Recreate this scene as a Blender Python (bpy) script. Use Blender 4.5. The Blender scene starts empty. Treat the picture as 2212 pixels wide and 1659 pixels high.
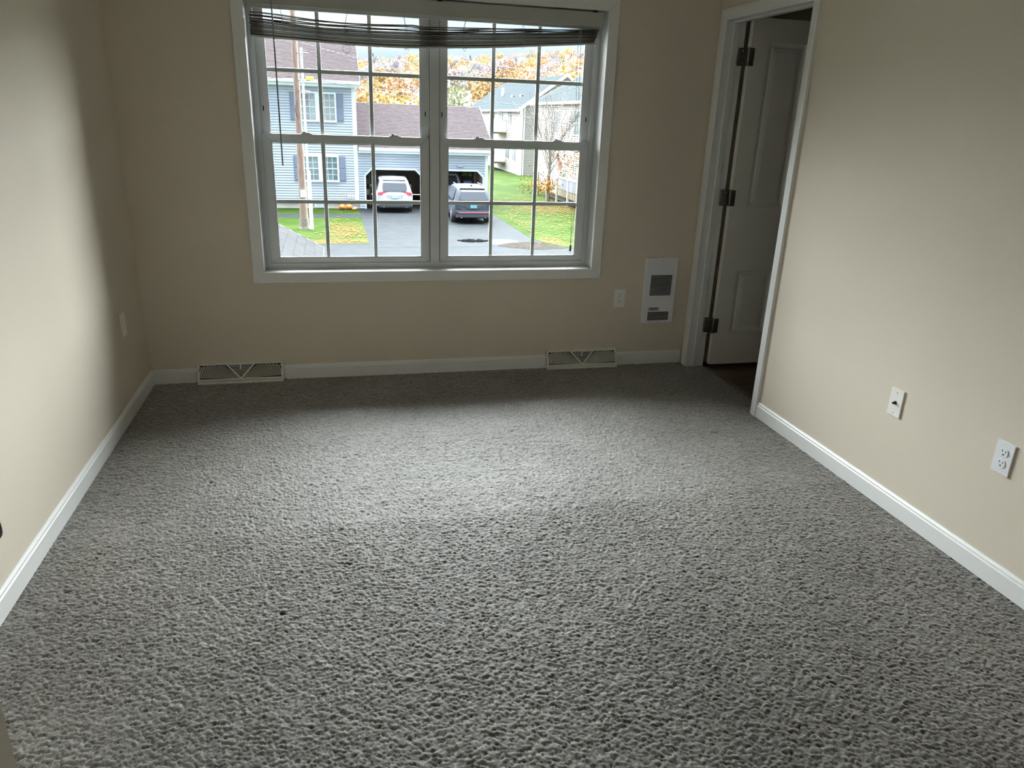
import bpy, bmesh, math, random
import numpy as np
from mathutils import Vector, Matrix, noise
random.seed(7)
rng = np.random.default_rng(11)
SC = bpy.context.scene
COL = SC.collection
R = math.radians

# ------------------------------------------------------------------ camera
cam_d = bpy.data.cameras.new('camera')
cam = bpy.data.objects.new('camera', cam_d)
COL.objects.link(cam)
cam_d.sensor_width = 36.0
cam_d.lens = 1587.876 / 2212.0 * 36.0
cam_d.clip_start = 0.02
cam_d.clip_end = 3000
_r = (0.9734568, -0.2263378, 0.0339562)
_u = (0.0461462, 0.3394185, 0.9395029)
_f = (0.2241704, 0.9129985, -0.3408539)
cam.matrix_world = Matrix(((_r[0], _u[0], -_f[0], 1.02682), (_r[1], _u[1], -_f[1], -4.18090),
                           (_r[2], _u[2], -_f[2], 1.46), (0, 0, 0, 1)))
SC.camera = cam

# ------------------------------------------------------------------ view, world, sun
SC.view_settings.view_transform = 'Standard'
SC.view_settings.look = 'None'
SC.view_settings.gamma = 1.0
SC.view_settings.use_curve_mapping = False
SC.view_settings.exposure = 0.0
SC.cycles.use_denoising = True
SC.cycles.max_bounces = 10
SC.cycles.diffuse_bounces = 7
SC.cycles.transparent_max_bounces = 16
SC.cycles.sample_clamp_indirect = 6.0
SC.cycles.caustics_reflective = False
SC.cycles.caustics_refractive = False

SKY_STRENGTH = 1.0
w = bpy.data.worlds.new('overcast_sky')
SC.world = w
w.use_nodes = True
nt = w.node_tree
nt.nodes.clear()
N = nt.nodes.new
L = nt.links.new
out = N('ShaderNodeOutputWorld')
bg = N('ShaderNodeBackground')
tc = N('ShaderNodeTexCoord')
sep = N('ShaderNodeSeparateXYZ')
L(tc.outputs['Generated'], sep.inputs[0])
# overcast sky: brightens steadily from the horizon to the zenith, broken cloud over pale blue
rz = N('ShaderNodeMapRange')
rz.inputs['From Min'].default_value = 0.0
rz.inputs['From Max'].default_value = 1.0
rz.inputs['To Min'].default_value = 0.95
rz.inputs['To Max'].default_value = 4.6
L(sep.outputs['Z'], rz.inputs['Value'])
mp = N('ShaderNodeMapping')
mp.inputs['Scale'].default_value = (2.2, 2.2, 9.0)
L(tc.outputs['Generated'], mp.inputs['Vector'])
nz = N('ShaderNodeTexNoise')
nz.inputs['Scale'].default_value = 1.6
nz.inputs['Detail'].default_value = 5.0
L(mp.outputs[0], nz.inputs['Vector'])
cr = N('ShaderNodeValToRGB')
cr.color_ramp.elements[0].position = 0.42
cr.color_ramp.elements[0].color = (0.56, 0.75, 1.0, 1)
cr.color_ramp.elements[1].position = 0.62
cr.color_ramp.elements[1].color = (0.86, 0.94, 1.0, 1)
L(nz.outputs['Fac'], cr.inputs[0])
L(cr.outputs[0], bg.inputs['Color'])
ms = N('ShaderNodeMath')
ms.operation = 'MULTIPLY'
ms.inputs[1].default_value = SKY_STRENGTH
L(rz.outputs[0], ms.inputs[0])
L(ms.outputs[0], bg.inputs['Strength'])
L(bg.outputs[0], out.inputs[0])

SUN_STRENGTH = 73.0
sd = bpy.data.lights.new('sun_through_cloud', 'SUN')
sd.energy = SUN_STRENGTH
sd.angle = R(116)
sd.color = (0.955, 0.99, 1.0)
sun = bpy.data.objects.new('sun_through_cloud', sd)
COL.objects.link(sun)
_dir = Vector((-0.25, -1.0, -1.22))        # light travels this way: in through the window
sun.rotation_euler = _dir.to_track_quat('-Z', 'Y').to_euler()
sun.location = (3, 12, 9)

# ------------------------------------------------------------------ materials
MATS = {}
def mat(name, col, rough=0.6, metal=0.0, var=0.0, vscale=8.0, bump=0.0, bscale=60.0, col2=None,
        stretch=(1, 1, 1), spec=0.5, rnd=0.0, detail=4.0, sheen=0.0):
    if name in MATS:
        return MATS[name]
    m = bpy.data.materials.new(name)
    m.use_nodes = True
    t = m.node_tree
    b = t.nodes['Principled BSDF']
    b.inputs['Roughness'].default_value = rough
    b.inputs['Metallic'].default_value = metal
    b.inputs['Specular IOR Level'].default_value = spec
    if sheen:
        b.inputs['Sheen Weight'].default_value = sheen
        b.inputs['Sheen Roughness'].default_value = 0.5
    tc = t.nodes.new('ShaderNodeTexCoord')
    mp = t.nodes.new('ShaderNodeMapping')
    mp.inputs['Scale'].default_value = stretch
    t.links.new(tc.outputs['Object'], mp.inputs['Vector'])
    nz = t.nodes.new('ShaderNodeTexNoise')
    nz.inputs['Scale'].default_value = vscale
    nz.inputs['Detail'].default_value = detail
    t.links.new(mp.outputs[0], nz.inputs['Vector'])
    cr = t.nodes.new('ShaderNodeValToRGB')
    a = tuple(max(0, c * (1 - var)) for c in col)
    c2 = col2 if col2 else tuple(min(1, c * (1 + var)) for c in col)
    cr.color_ramp.elements[0].position = 0.35
    cr.color_ramp.elements[1].position = 0.65
    cr.color_ramp.elements[0].color = (*a, 1)
    cr.color_ramp.elements[1].color = (*c2, 1)
    t.links.new(nz.outputs['Fac'], cr.inputs[0])
    last = cr.outputs[0]
    if rnd:
        oi = t.nodes.new('ShaderNodeObjectInfo')
        mr = t.nodes.new('ShaderNodeMapRange')
        mr.inputs['To Min'].default_value = 1 - rnd
        mr.inputs['To Max'].default_value = 1 + rnd
        t.links.new(oi.outputs['Random'], mr.inputs['Value'])
        hs = t.nodes.new('ShaderNodeHueSaturation')
        t.links.new(mr.outputs[0], hs.inputs['Value'])
        mr2 = t.nodes.new('ShaderNodeMapRange')
        mr2.inputs['To Min'].default_value = 0.5 - rnd * 0.10
        mr2.inputs['To Max'].default_value = 0.5 + rnd * 0.06
        t.links.new(oi.outputs['Random'], mr2.inputs['Value'])
        t.links.new(mr2.outputs[0], hs.inputs['Hue'])
        t.links.new(last, hs.inputs['Color'])
        last = hs.outputs[0]
    t.links.new(last, b.inputs['Base Color'])
    if bump:
        n2 = t.nodes.new('ShaderNodeTexNoise')
        n2.inputs['Scale'].default_value = bscale
        n2.inputs['Detail'].default_value = 3.0
        t.links.new(mp.outputs[0], n2.inputs['Vector'])
        bp = t.nodes.new('ShaderNodeBump')
        bp.inputs['Strength'].default_value = bump
        bp.inputs['Distance'].default_value = 0.01
        t.links.new(n2.outputs['Fac'], bp.inputs['Height'])
        t.links.new(bp.outputs[0], b.inputs['Normal'])
    MATS[name] = m
    return m

def glass_mat(name, tint, gloss=0.06):
    m = bpy.data.materials.new(name)
    m.use_nodes = True
    t = m.node_tree
    t.nodes.clear()
    o = t.nodes.new('ShaderNodeOutputMaterial')
    tr = t.nodes.new('ShaderNodeBsdfTransparent')
    tr.inputs[0].default_value = (*tint, 1)
    gl = t.nodes.new('ShaderNodeBsdfGlossy')
    gl.inputs['Roughness'].default_value = 0.01
    mx = t.nodes.new('ShaderNodeMixShader')
    fr = t.nodes.new('ShaderNodeFresnel')
    fr.inputs['IOR'].default_value = 1.25 if gloss < 0.1 else 1.5
    t.links.new(fr.outputs[0], mx.inputs[0])
    t.links.new(tr.outputs[0], mx.inputs[1])
    t.links.new(gl.outputs[0], mx.inputs[2])
    t.links.new(mx.outputs[0], o.inputs[0])
    return m

M_wall = mat('wall_paint', (0.68, 0.612, 0.51), 0.75, var=0.015, vscale=1.5, bump=0.05, bscale=220, spec=0.25)
M_ceil = mat('ceiling_paint', (0.84, 0.83, 0.81), 0.8, var=0.01)
M_trim = mat('white_trim_paint', (0.80, 0.81, 0.80), 0.35, var=0.01, vscale=3)
M_vinyl = mat('white_vinyl', (0.62, 0.64, 0.645), 0.35, var=0.01)
M_vinyl2 = mat('grey_white_grille', (0.88, 0.90, 0.91), 0.4, var=0.02)
M_plate = mat('plate_plastic', (0.84, 0.83, 0.78), 0.3, var=0.01)
M_plate2 = mat('plate_plastic_white', (0.80, 0.81, 0.83), 0.3, var=0.01)
M_heater = mat('heater_enamel', (0.86, 0.86, 0.89), 0.35, var=0.01)
M_reg = mat('register_enamel', (0.74, 0.73, 0.66), 0.4, var=0.02)
M_dark = mat('dark_recess', (0.018, 0.018, 0.018), 0.8)
M_slot = mat('slot_black', (0.02, 0.018, 0.016), 0.7)
M_nickel = mat('brushed_nickel', (0.42, 0.39, 0.36), 0.35, metal=1.0, var=0.05)
M_bronze = mat('dark_bronze', (0.05, 0.04, 0.035), 0.4, metal=0.8)
M_door = mat('door_paint', (0.84, 0.82, 0.75), 0.45, var=0.01)
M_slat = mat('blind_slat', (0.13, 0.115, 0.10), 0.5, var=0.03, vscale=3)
M_valance = mat('blind_valance', (0.44, 0.44, 0.41), 0.45, var=0.01)
M_cord = mat('cord_cotton', (0.40, 0.40, 0.36), 0.8)
M_wand = mat('wand_plastic', (0.30, 0.28, 0.30), 0.3)
M_glass = glass_mat('window_glass', (0.97, 0.985, 0.985))
M_plank = mat('dark_plank', (0.10, 0.052, 0.032), 0.35, var=0.35, vscale=4, stretch=(1, 9, 1), rnd=0.25)
# ------------------------------------------------------------------ mesh helpers
def link(name, me, parent=None, kind=None):
    o = bpy.data.objects.new(name, me)
    COL.objects.link(o)
    if parent is not None:
        o.parent = parent
    if kind:
        o['kind'] = kind
    return o

def tag(o, label, cat, group=None, kind=None):
    o['label'] = label
    o['category'] = cat
    if group:
        o['group'] = group
    if kind:
        o['kind'] = kind
    return o

def empty(name, loc=(0, 0, 0), rz=0.0, parent=None, kind=None):
    o = bpy.data.objects.new(name, None)
    COL.objects.link(o)
    o.location = loc
    o.rotation_euler = (0, 0, rz)
    o.empty_display_size = 0.05
    if parent is not None:
        o.parent = parent
    if kind:
        o['kind'] = kind
    return o

class MB:
    """collects geometry as vertex and face lists"""
    def __init__(s):
        s.v = []
        s.f = []
    def quad(s, a, b, c, d):
        n = len(s.v)
        s.v += [tuple(a), tuple(b), tuple(c), tuple(d)]
        s.f.append((n, n + 1, n + 2, n + 3))
    def poly(s, pts):
        n = len(s.v)
        s.v += [tuple(p) for p in pts]
        s.f.append(tuple(range(n, n + len(pts))))
    def box(s, x0, x1, y0, y1, z0, z1):
        x0, x1 = min(x0, x1), max(x0, x1)
        y0, y1 = min(y0, y1), max(y0, y1)
        z0, z1 = min(z0, z1), max(z0, z1)
        n = len(s.v)
        s.v += [(x0, y0, z0), (x1, y0, z0), (x1, y1, z0), (x0, y1, z0),
                (x0, y0, z1), (x1, y0, z1), (x1, y1, z1), (x0, y1, z1)]
        s.f += [tuple(n + i for i in q) for q in
                ((0, 3, 2, 1), (4, 5, 6, 7), (0, 1, 5, 4), (1, 2, 6, 5), (2, 3, 7, 6), (3, 0, 4, 7))]
        return s
    def prism(s, pts, d):
        """closed polygon pts (3D, planar) extruded by vector d"""
        n = len(s.v)
        k = len(pts)
        d = Vector(d)
        s.v += [tuple(p) for p in pts] + [tuple(Vector(p) + d) for p in pts]
        s.f.append(tuple(n + i for i in reversed(range(k))))
        s.f.append(tuple(n + k + i for i in range(k)))
        for i in range(k):
            j = (i + 1) % k
            s.f.append((n + i, n + j, n + k + j, n + k + i))
        return s
    def tube(s, pts, rad, seg=6, cap=True):
        pts = [Vector(p) for p in pts]
        if not isinstance(rad, (list, tuple)):
            rad = [rad] * len(pts)
        n0 = len(s.v)
        ref = Vector((0.13, 0.29, 0.95)).normalized()
        for i, p in enumerate(pts):
            if i == 0:
                d = pts[1] - pts[0]
            elif i == len(pts) - 1:
                d = pts[-1] - pts[-2]
            else:
                d = pts[i + 1] - pts[i - 1]
            d.normalize()
            r = ref if abs(d.dot(ref)) < 0.95 else Vector((1, 0, 0))
            a = d.cross(r).normalized()
            b = d.cross(a)
            for k in range(seg):
                t = 2 * math.pi * k / seg
                s.v.append(tuple(p + (a * math.cos(t) + b * math.sin(t)) * rad[i]))
        for i in range(len(pts) - 1):
            for k in range(seg):
                j = (k + 1) % seg
                s.f.append((n0 + i * seg + k, n0 + i * seg + j, n0 + (i + 1) * seg + j, n0 + (i + 1) * seg + k))
        if cap:
            s.f.append(tuple(n0 + k for k in reversed(range(seg))))
            s.f.append(tuple(n0 + (len(pts) - 1) * seg + k for k in range(seg)))
        return s
    def courses(s, O, U, V, nrm, n, lip, lim=None):
        """n overlapping boards/shingle rows over the parallelogram O,U,V; lim(t)->list of (u0,u1)"""
        O, U, V, nrm = Vector(O), Vector(U), Vector(V), Vector(nrm).normalized()
        for i in range(n):
            t0, t1 = i / n, (i + 1) / n
            for (a0, b0, a1, b1) in (lim(t0, t1) if lim else [(0, 1, 0, 1)]):
                p0 = O + V * t0 + U * a0
                p1 = O + V * t0 + U * b0
                p2 = O + V * t1 + U * b1
                p3 = O + V * t1 + U * a1
                s.quad(p0 + nrm * lip, p1 + nrm * lip, p2, p3)
                s.quad(p0, p1, p1 + nrm * lip, p0 + nrm * lip)
        return s
    def lap_siding(s, O, U, H, nrm, n, out, lim=None, groove=.26):
        """n boards: a proud flat face and a recessed shadow groove above it"""
        O, U, nrm = Vector(O), Vector(U), Vector(nrm).normalized()
        V = Vector((0, 0, H))
        for i in range(n):
            t0, t2 = i / n, (i + 1) / n
            t1 = t0 + (t2 - t0) * (1 - groove)
            for (a0, b0, a2, b2) in (lim(t0, t2) if lim else [(0, 1, 0, 1)]):
                a1, b1 = a0 + (a2 - a0) * (1 - groove), b0 + (b2 - b0) * (1 - groove)
                P = lambda a, t, d: O + U * a + V * t + nrm * d
                s.quad(P(a0, t0, out), P(b0, t0, out), P(b1, t1, out * .8), P(a1, t1, out * .8))
                s.quad(P(a0, t0, 0), P(b0, t0, 0), P(b0, t0, out), P(a0, t0, out))
                s.quad(P(a1, t1, out * .8), P(b1, t1, out * .8), P(b1, t1, 0), P(a1, t1, 0))
                s.quad(P(a1, t1, 0), P(b1, t1, 0), P(b2, t2, 0), P(a2, t2, 0))
        return s
    def mesh(s, name, m, smooth=False):
        me = bpy.data.meshes.new(name)
        me.from_pydata(s.v, [], s.f)
        if m:
            me.materials.append(m)
        me.validate()
        me.update()
        if smooth:
            me.polygons.foreach_set('use_smooth', [True] * len(me.polygons))
        return me
    def build(s, name, m, parent=None, kind=None, bevel=0.0, smooth=False, seg=2):
        me = s.mesh(name, m, smooth)
        bm = bmesh.new()
        bm.from_mesh(me)
        bmesh.ops.remove_doubles(bm, verts=bm.verts, dist=1e-6)
        if bevel:
            es = [e for e in bm.edges if len(e.link_faces) == 2 and e.calc_face_angle(0) > 0.5]
            bmesh.ops.bevel(bm, geom=es, offset=bevel, segments=seg, affect='EDGES', profile=0.6)
        bmesh.ops.recalc_face_normals(bm, faces=bm.faces)
        bm.to_mesh(me)
        bm.free()
        return link(name, me, parent, kind)

def lathe(profile, seg, axis_o, axis_d, name, m, parent=None, smooth=True, kind=None):
    """profile: (radius, height along axis)"""
    d = Vector(axis_d).normalized()
    r = Vector((0, 0, 1)) if abs(d.z) < 0.9 else Vector((1, 0, 0))
    a = d.cross(r).normalized()
    b = d.cross(a)
    o = Vector(axis_o)
    mb = MB()
    for (rad, h) in profile:
        for k in range(seg):
            t = 2 * math.pi * k / seg
            mb.v.append(tuple(o + d * h + (a * math.cos(t) + b * math.sin(t)) * max(rad, 1e-5)))
    for i in range(len(profile) - 1):
        for k in range(seg):
            j = (k + 1) % seg
            mb.f.append((i * seg + k, i * seg + j, (i + 1) * seg + j, (i + 1) * seg + k))
    mb.f.append(tuple(reversed(range(seg))))
    mb.f.append(tuple((len(profile) - 1) * seg + k for k in range(seg)))
    return mb.build(name, m, parent, kind, smooth=smooth)

# ------------------------------------------------------------------ room shell
W = 3.1788           # right wall plane
RB = -5.05           # rear wall plane
CH = 2.44
WX0, WX1, WZ0, WZ1 = 0.64, 2.515, 0.62, 2.015      # window opening
DY0, DY1, DZ = -0.885, -0.092, 2.0                 # doorway in the right wall
T = 0.11
struct = lambda mb, n, m, p=None, **k: mb.build(n, m, p, 'structure' if p is None else None, **k)

b = MB()
b.box(-T, WX0 - .019, 0, .17, -.3, CH)
b.box(WX1 + .019, W + T, 0, .17, -.3, CH)
b.box(WX0 - .019, WX1 + .019, 0, .17, -.3, WZ0 - .019)
b.box(WX0 - .019, WX1 + .019, 0, .17, WZ1 + .019, CH)
struct(b, 'wall_back', M_wall)
LD0, LD1 = -3.52, -2.73                            # doorway in the left wall, beside the camera
b = MB()
b.box(-T, 0, LD1, 0, -.3, CH)
b.box(-T, 0, RB, LD0, -.3, CH)
b.box(-T, 0, LD0, LD1, 2.03, CH)
struct(b, 'wall_left', M_wall)
b = MB()
b.box(W, W + T, RB, DY0 - .019, -.3, CH)
b.box(W, W + T, DY1 + .019, 0, -.3, CH)
b.box(W, W + T, DY0 - .019, DY1 + .019, DZ + .019, CH)
struct(b, 'wall_right', M_wall)
struct(MB().box(-T, W + T, RB - T, RB, -.3, CH), 'wall_rear', M_wall)
struct(MB().box(-T, W + T, RB - T, .17, CH, CH + .1), 'ceiling', M_ceil)
struct(MB().box(0, W + T, RB, 0, -.12, -.022), 'floor', mat('subfloor', (0.3, 0.25, 0.2), 0.8))

# room beyond the doorway: a dim space with a dark plank floor
X2 = W + T
b = MB()
b.box(X2, X2 + 1.9, .0, .1, -.3, CH)
struct(b, 'wall_bathroom_back', M_wall)
struct(MB().box(X2 + 1.9, X2 + 2.0, -2.2, .1, -.3, CH), 'wall_bathroom_right', M_wall)
struct(MB().box(X2, X2 + 2.0, -2.3, -2.2, -.3, CH), 'wall_bathroom_front', M_wall)
struct(MB().box(X2, X2 + 2.0, -2.3, .1, CH, CH + .1), 'ceiling_bathroom', M_ceil)
pf = struct(MB().box(X2, X2 + 1.9, -2.2, 0, -.12, -.016), 'floor_bathroom', M_dark)
k = 0
for i in range(9):                                  # planks running away from the doorway
    y1 = -i * .15
    off = (.45, .95, .2, .7)[i % 4]
    xs = [X2 + .002, X2 + off, X2 + off + .95, X2 + 1.9]
    for j in range(3):
        if xs[j + 1] - xs[j] < .05:
            continue
        MB().box(xs[j] + .001, min(xs[j + 1], X2 + 1.9) - .001, y1 - .149, y1 - .001, -.016,
                 -.008 + random.uniform(-.0006, .0006)).build('plank', M_plank, pf, bevel=.0012, seg=1)
struct(MB().box(X2 - .004, X2 + .035, DY0, DY1, -.016, -.001), 'trim_4', mat('threshold_metal', (.12, .09, .07), .4), bevel=.002)

# hallway behind the left doorway (out of sight, closes the room)
b = MB()
b.box(-1.2, -T, LD1 + .3, LD1 + .4, -.3, CH)
b.box(-1.2, -T, LD0 - .4, LD0 - .3, -.3, CH)
b.box(-1.3, -1.2, LD0 - .4, LD1 + .4, -.3, CH)
b.box(-1.2, -T, LD0 - .3, LD1 + .3, CH - .05, CH)
b.box(-1.2, 0, LD0 - .3, LD1 + .3, -.12, -.004)
struct(b, 'wall_hallway', M_wall)

# ------------------------------------------------------------------ baseboards
def baseboard(name, p0, p1, inward, h=.083, th=.013):
    p0, p1, n = Vector((*p0, 0)), Vector((*p1, 0)), Vector((*inward, 0))
    prof = [(0, 0), (th, 0), (th, h - .019), (th - .003, h - .015), (th - .004, h - .008), (th - .009, h), (0, h)]
    pts = [p0 + n * a + Vector((0, 0, z)) for a, z in prof]
    return struct(MB().prism(pts, p1 - p0), name, M_trim)

REG_L, REG_R = (.243, .700), (2.262, 2.718)
baseboard('baseboard_back', (.013, 0), (REG_L[0], 0), (0, -1))
baseboard('baseboard_back', (REG_L[1], 0), (REG_R[0], 0), (0, -1))
baseboard('baseboard_back', (REG_R[1], 0), (W - .014, 0), (0, -1))
baseboard('baseboard_left', (0, 0), (0, LD1 + .06), (1, 0))
baseboard('baseboard_left', (0, LD0 - .06), (0, RB), (1, 0))
baseboard('baseboard_right', (W, DY0 - .057), (W, RB), (-1, 0))
baseboard('baseboard_rear', (.013, RB), (W - .013, RB), (0, 1))

# ------------------------------------------------------------------ casings
def board(pts, d, parent, name='casing_board', m=M_trim, bevel=.003):
    return MB().prism(pts, d).build(name, m, parent, bevel=bevel, seg=2)

wc = empty('trim_1', (1.58, 0, .56), kind='structure')
def pc(par, o):                                     # keep world coordinates under a parent
    o.matrix_parent_inverse = Matrix.Translation(par.location).inverted()
    return o
ci = .004                                           # reveal
cw = .060
a0, a1, z0_, z1_ = WX0 + ci * 0, WX1, WZ0, WZ1
def Q(x, z, y=-.0005):
    return (x, y, z)
for pts in ([Q(a0 - cw, z0_ - cw), Q(a1 + cw, z0_ - cw), Q(a1, z0_), Q(a0, z0_)],
            [Q(a0 - cw, z1_ + cw), Q(a0, z1_), Q(a1, z1_), Q(a1 + cw, z1_ + cw)],
            [Q(a0 - cw, z0_ - cw), Q(a0, z0_), Q(a0, z1_), Q(a0 - cw, z1_ + cw)],
            [Q(a1 + cw, z0_ - cw), Q(a1 + cw, z1_ + cw), Q(a1, z1_), Q(a1, z0_)]):
    pc(wc, board(pts, (0, -.015, 0), wc))

def door_casing(name, xs, sgn, ya, yb, zt, loc):
    """casing round a doorway in a wall of constant x; sgn = direction the casing stands out"""
    p = empty(name, loc, kind='structure')
    cwd = .056
    prof = [(0.0, .0), (0.0, .009), (.012, .012), (.040, .016), (cwd, .016), (cwd, 0)]  # across, proud
    def leg(ysign, y_in):
        pts = [(xs + sgn * b_, y_in + ysign * a_, -.01) for a_, b_ in prof]
        o = MB()
        n = len(pts)
        o.v = [tuple(q) for q in pts] + [(q[0], q[1], zt + abs(q[1] - y_in)) for q in pts]
        o.f = [tuple(reversed(range(n))), tuple(range(n, 2 * n))] + [(i, (i + 1) % n, n + (i + 1) % n, n + i) for i in range(n)]
        pc(p, o.build('casing_board', M_trim, p))
    leg(-1, ya)
    leg(1, yb)
    o = MB()
    n = len(prof)
    o.v = [(xs + sgn * b_, ya - a_, zt + a_) for a_, b_ in prof] + [(xs + sgn * b_, yb + a_, zt + a_) for a_, b_ in prof]
    o.f = [tuple(reversed(range(n))), tuple(range(n, 2 * n))] + [(i, (i + 1) % n, n + (i + 1) % n, n + i) for i in range(n)]
    pc(p, o.build('casing_board', M_trim, p))
    return p
door_casing('trim_2', W, -1, DY0, DY1 - 0.0, DZ, (W, -.49, 0))
door_casing('trim_3', 0, 1, LD0, LD1, 2.03, (0, -3.12, 0))

# door frame (jambs, head and stops) of the right doorway
fr = empty('door_frame', ((W + X2) / 2, -.49, 0), kind='structure')
fr.name = 'trim_5'
j = .019
pc(fr, MB().box(W - .002, X2 + .002, DY1, DY1 + j, -.01, DZ + j).build('jamb', M_trim, fr, bevel=.001, seg=1))
pc(fr, MB().box(W - .002, X2 + .002, DY0 - j, DY0, -.01, DZ + j).build('jamb', M_trim, fr, bevel=.001, seg=1))
pc(fr, MB().box(W - .002, X2 + .002, DY0, DY1, DZ, DZ + j).build('jamb', M_trim, fr, bevel=.001, seg=1))
s0, s1 = W + .036, W + .070
pc(fr, MB().box(s0, s1, DY1 - .011, DY1, 0, DZ - .011).build('door_stop', M_trim, fr, bevel=.002))
pc(fr, MB().box(s0, s1, DY0, DY0 + .011, 0, DZ - .011).build('door_stop', M_trim, fr, bevel=.002))
pc(fr, MB().box(s0, s1, DY0, DY1, DZ - .011, DZ).build('door_stop', M_trim, fr, bevel=.002))

# ------------------------------------------------------------------ door leaves
def panel_leaf(parent, wd, ht, th, panels, m):
    """leaf in local coords: x 0..wd from the hinge, y -th..0, z 0..ht with moulded raised panels on both faces"""
    b = MB()
    for face, sg in ((-th, -1), (0, 1)):
        xs = sorted({0, wd, *[p[0] for p in panels], *[p[1] for p in panels]})
        zs = sorted({0, ht, *[p[2] for p in panels], *[p[3] for p in panels]})
        for i in range(len(xs) - 1):
            for jn in range(len(zs) - 1):
                cx, cz = (xs[i] + xs[i + 1]) / 2, (zs[jn] + zs[jn + 1]) / 2
                if any(p[0] < cx < p[1] and p[2] < cz < p[3] for p in panels):
                    continue
                b.quad((xs[i], face, zs[jn]), (xs[i + 1], face, zs[jn]), (xs[i + 1], face, zs[jn + 1]), (xs[i], face, zs[jn + 1]))
        for p in panels:                            # moulding rings: (inset, depth)
            rings = [(0, 0), (.006, .005), (.022, .008), (.030, .004), (.052, .001)]
            prev = None
            for ins, dp in rings:
                y = face - sg * dp
                q = [(p[0] + ins, y, p[2] + ins), (p[1] - ins, y, p[2] + ins), (p[1] - ins, y, p[3] - ins), (p[0] + ins, y, p[3] - ins)]
                if prev:
                    for e in range(4):
                        b.quad(prev[e], prev[(e + 1) % 4], q[(e + 1) % 4], q[e])
                prev = q
            b.poly(prev)
    b.quad((0, -th, 0), (0, 0, 0), (0, 0, ht), (0, -th, ht))
    b.quad((wd, -th, 0), (wd, 0, 0), (wd, 0, ht), (wd, -th, ht))
    b.quad((0, -th, ht), (wd, -th, ht), (wd, 0, ht), (0, 0, ht))
    b.quad((0, -th, 0), (wd, -th, 0), (wd, 0, 0), (0, 0, 0))
    return b.build('door_leaf', m, parent)

def knob_set(parent, x, z, th, m):
    for sg, y0 in ((1, 0), (-1, -th)):
        lathe([(.032, 0), (.032, .005), (.028, .008), (.012, .010), (.011, .030), (.020, .036), (.027, .046),
               (.028, .056), (.022, .066), (.008, .070)], 20, (x, y0, z), (0, sg, 0), 'door_knob', m, parent)

door = empty('door_1', (X2 + .022, DY1 - .008, .020), R(-0.0), kind='structure')
panel_leaf(door, .762, 2.0, .035, [(.112, .345, .205, .600), (.417, .650, .205, .600),
                                   (.112, .345, .985, 1.880), (.417, .650, .985, 1.880)], M_door)
knob_set(door, .70, .92, .035, M_nickel)
for zc in (1.80, 1.035, .255):                      # three butt hinges on the far jamb
    hz = zc + .0
    b = MB()
    b.box(-.056, -.016, -.0015, .0005, hz - .046, hz + .046)       # leaf on the jamb
    h = b.build('hinge', M_nickel, door, bevel=.0008, seg=1)
    h['label'] = 'worn nickel butt hinge'
    MB().box(-.0015, .0005, -.036, -.002, hz - .046, hz + .046).build('hinge_leaf', M_nickel, h, bevel=.0005, seg=1)
    MB().box(-.010, .026, -.0372, -.0352, hz - .046, hz + .046).build('hinge_leaf', M_nickel, h, bevel=.0005, seg=1)
    MB().box(-.056, -.014, -.0155, -.0135, hz - .046, hz + .046).build('hinge_leaf', M_nickel, h, bevel=.0005, seg=1)
    lathe([(.0055, 0), (.0055, .092), (.003, .096)], 10, (-.010, -.0405, hz - .046), (0, 0, 1), 'hinge_barrel', M_nickel, h)
    for dz in (-.032, 0, .032):
        lathe([(.0042, 0), (.003, .0012)], 8, (-.038 + (.006 if dz else -.006), -.0155, hz + dz), (0, -1, 0), 'screw', mat('screw_steel', (.8, .8, .78), .3, metal=.6), h)

# the door beside the camera: hinged on the left wall, free edge towards the camera
ang = math.atan2(-.69, .72)
d2 = empty('door_2', (.000, -2.726, .012), ang, kind='structure')
leaf = panel_leaf(d2, .765, 2.0, .035, [(.112, .345, .205, .600), (.417, .650, .205, .600),
                                (.112, .345, .985, 1.880), (.417, .650, .985, 1.880)], M_door)
knob_set(d2, .700, .900, .035, M_bronze)

# ------------------------------------------------------------------ window
win = empty('window_1', (1.58, .1, WZ0), kind='structure')
def wp(mb, name, m=M_vinyl, par=None, **k):
    o = mb.build(name, m, par or win, **k)
    if par is None:
        pc(win, o)
    return o
# wooden extension jambs, sill board and head
wp(MB().box(WX0 - .019, WX0, -.001, .105, WZ0, WZ1), 'extension_jamb', M_trim, bevel=.001, seg=1)
wp(MB().box(WX1, WX1 + .019, -.001, .105, WZ0, WZ1), 'extension_jamb', M_trim, bevel=.001, seg=1)
wp(MB().box(WX0 - .019, WX1 + .019, -.001, .105, WZ0 - .019, WZ0), 'sill_board', M_trim, bevel=.001, seg=1)
wp(MB().box(WX0 - .019, WX1 + .019, -.001, .105, WZ1, WZ1 + .019), 'extension_jamb', M_trim, bevel=.001, seg=1)
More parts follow.
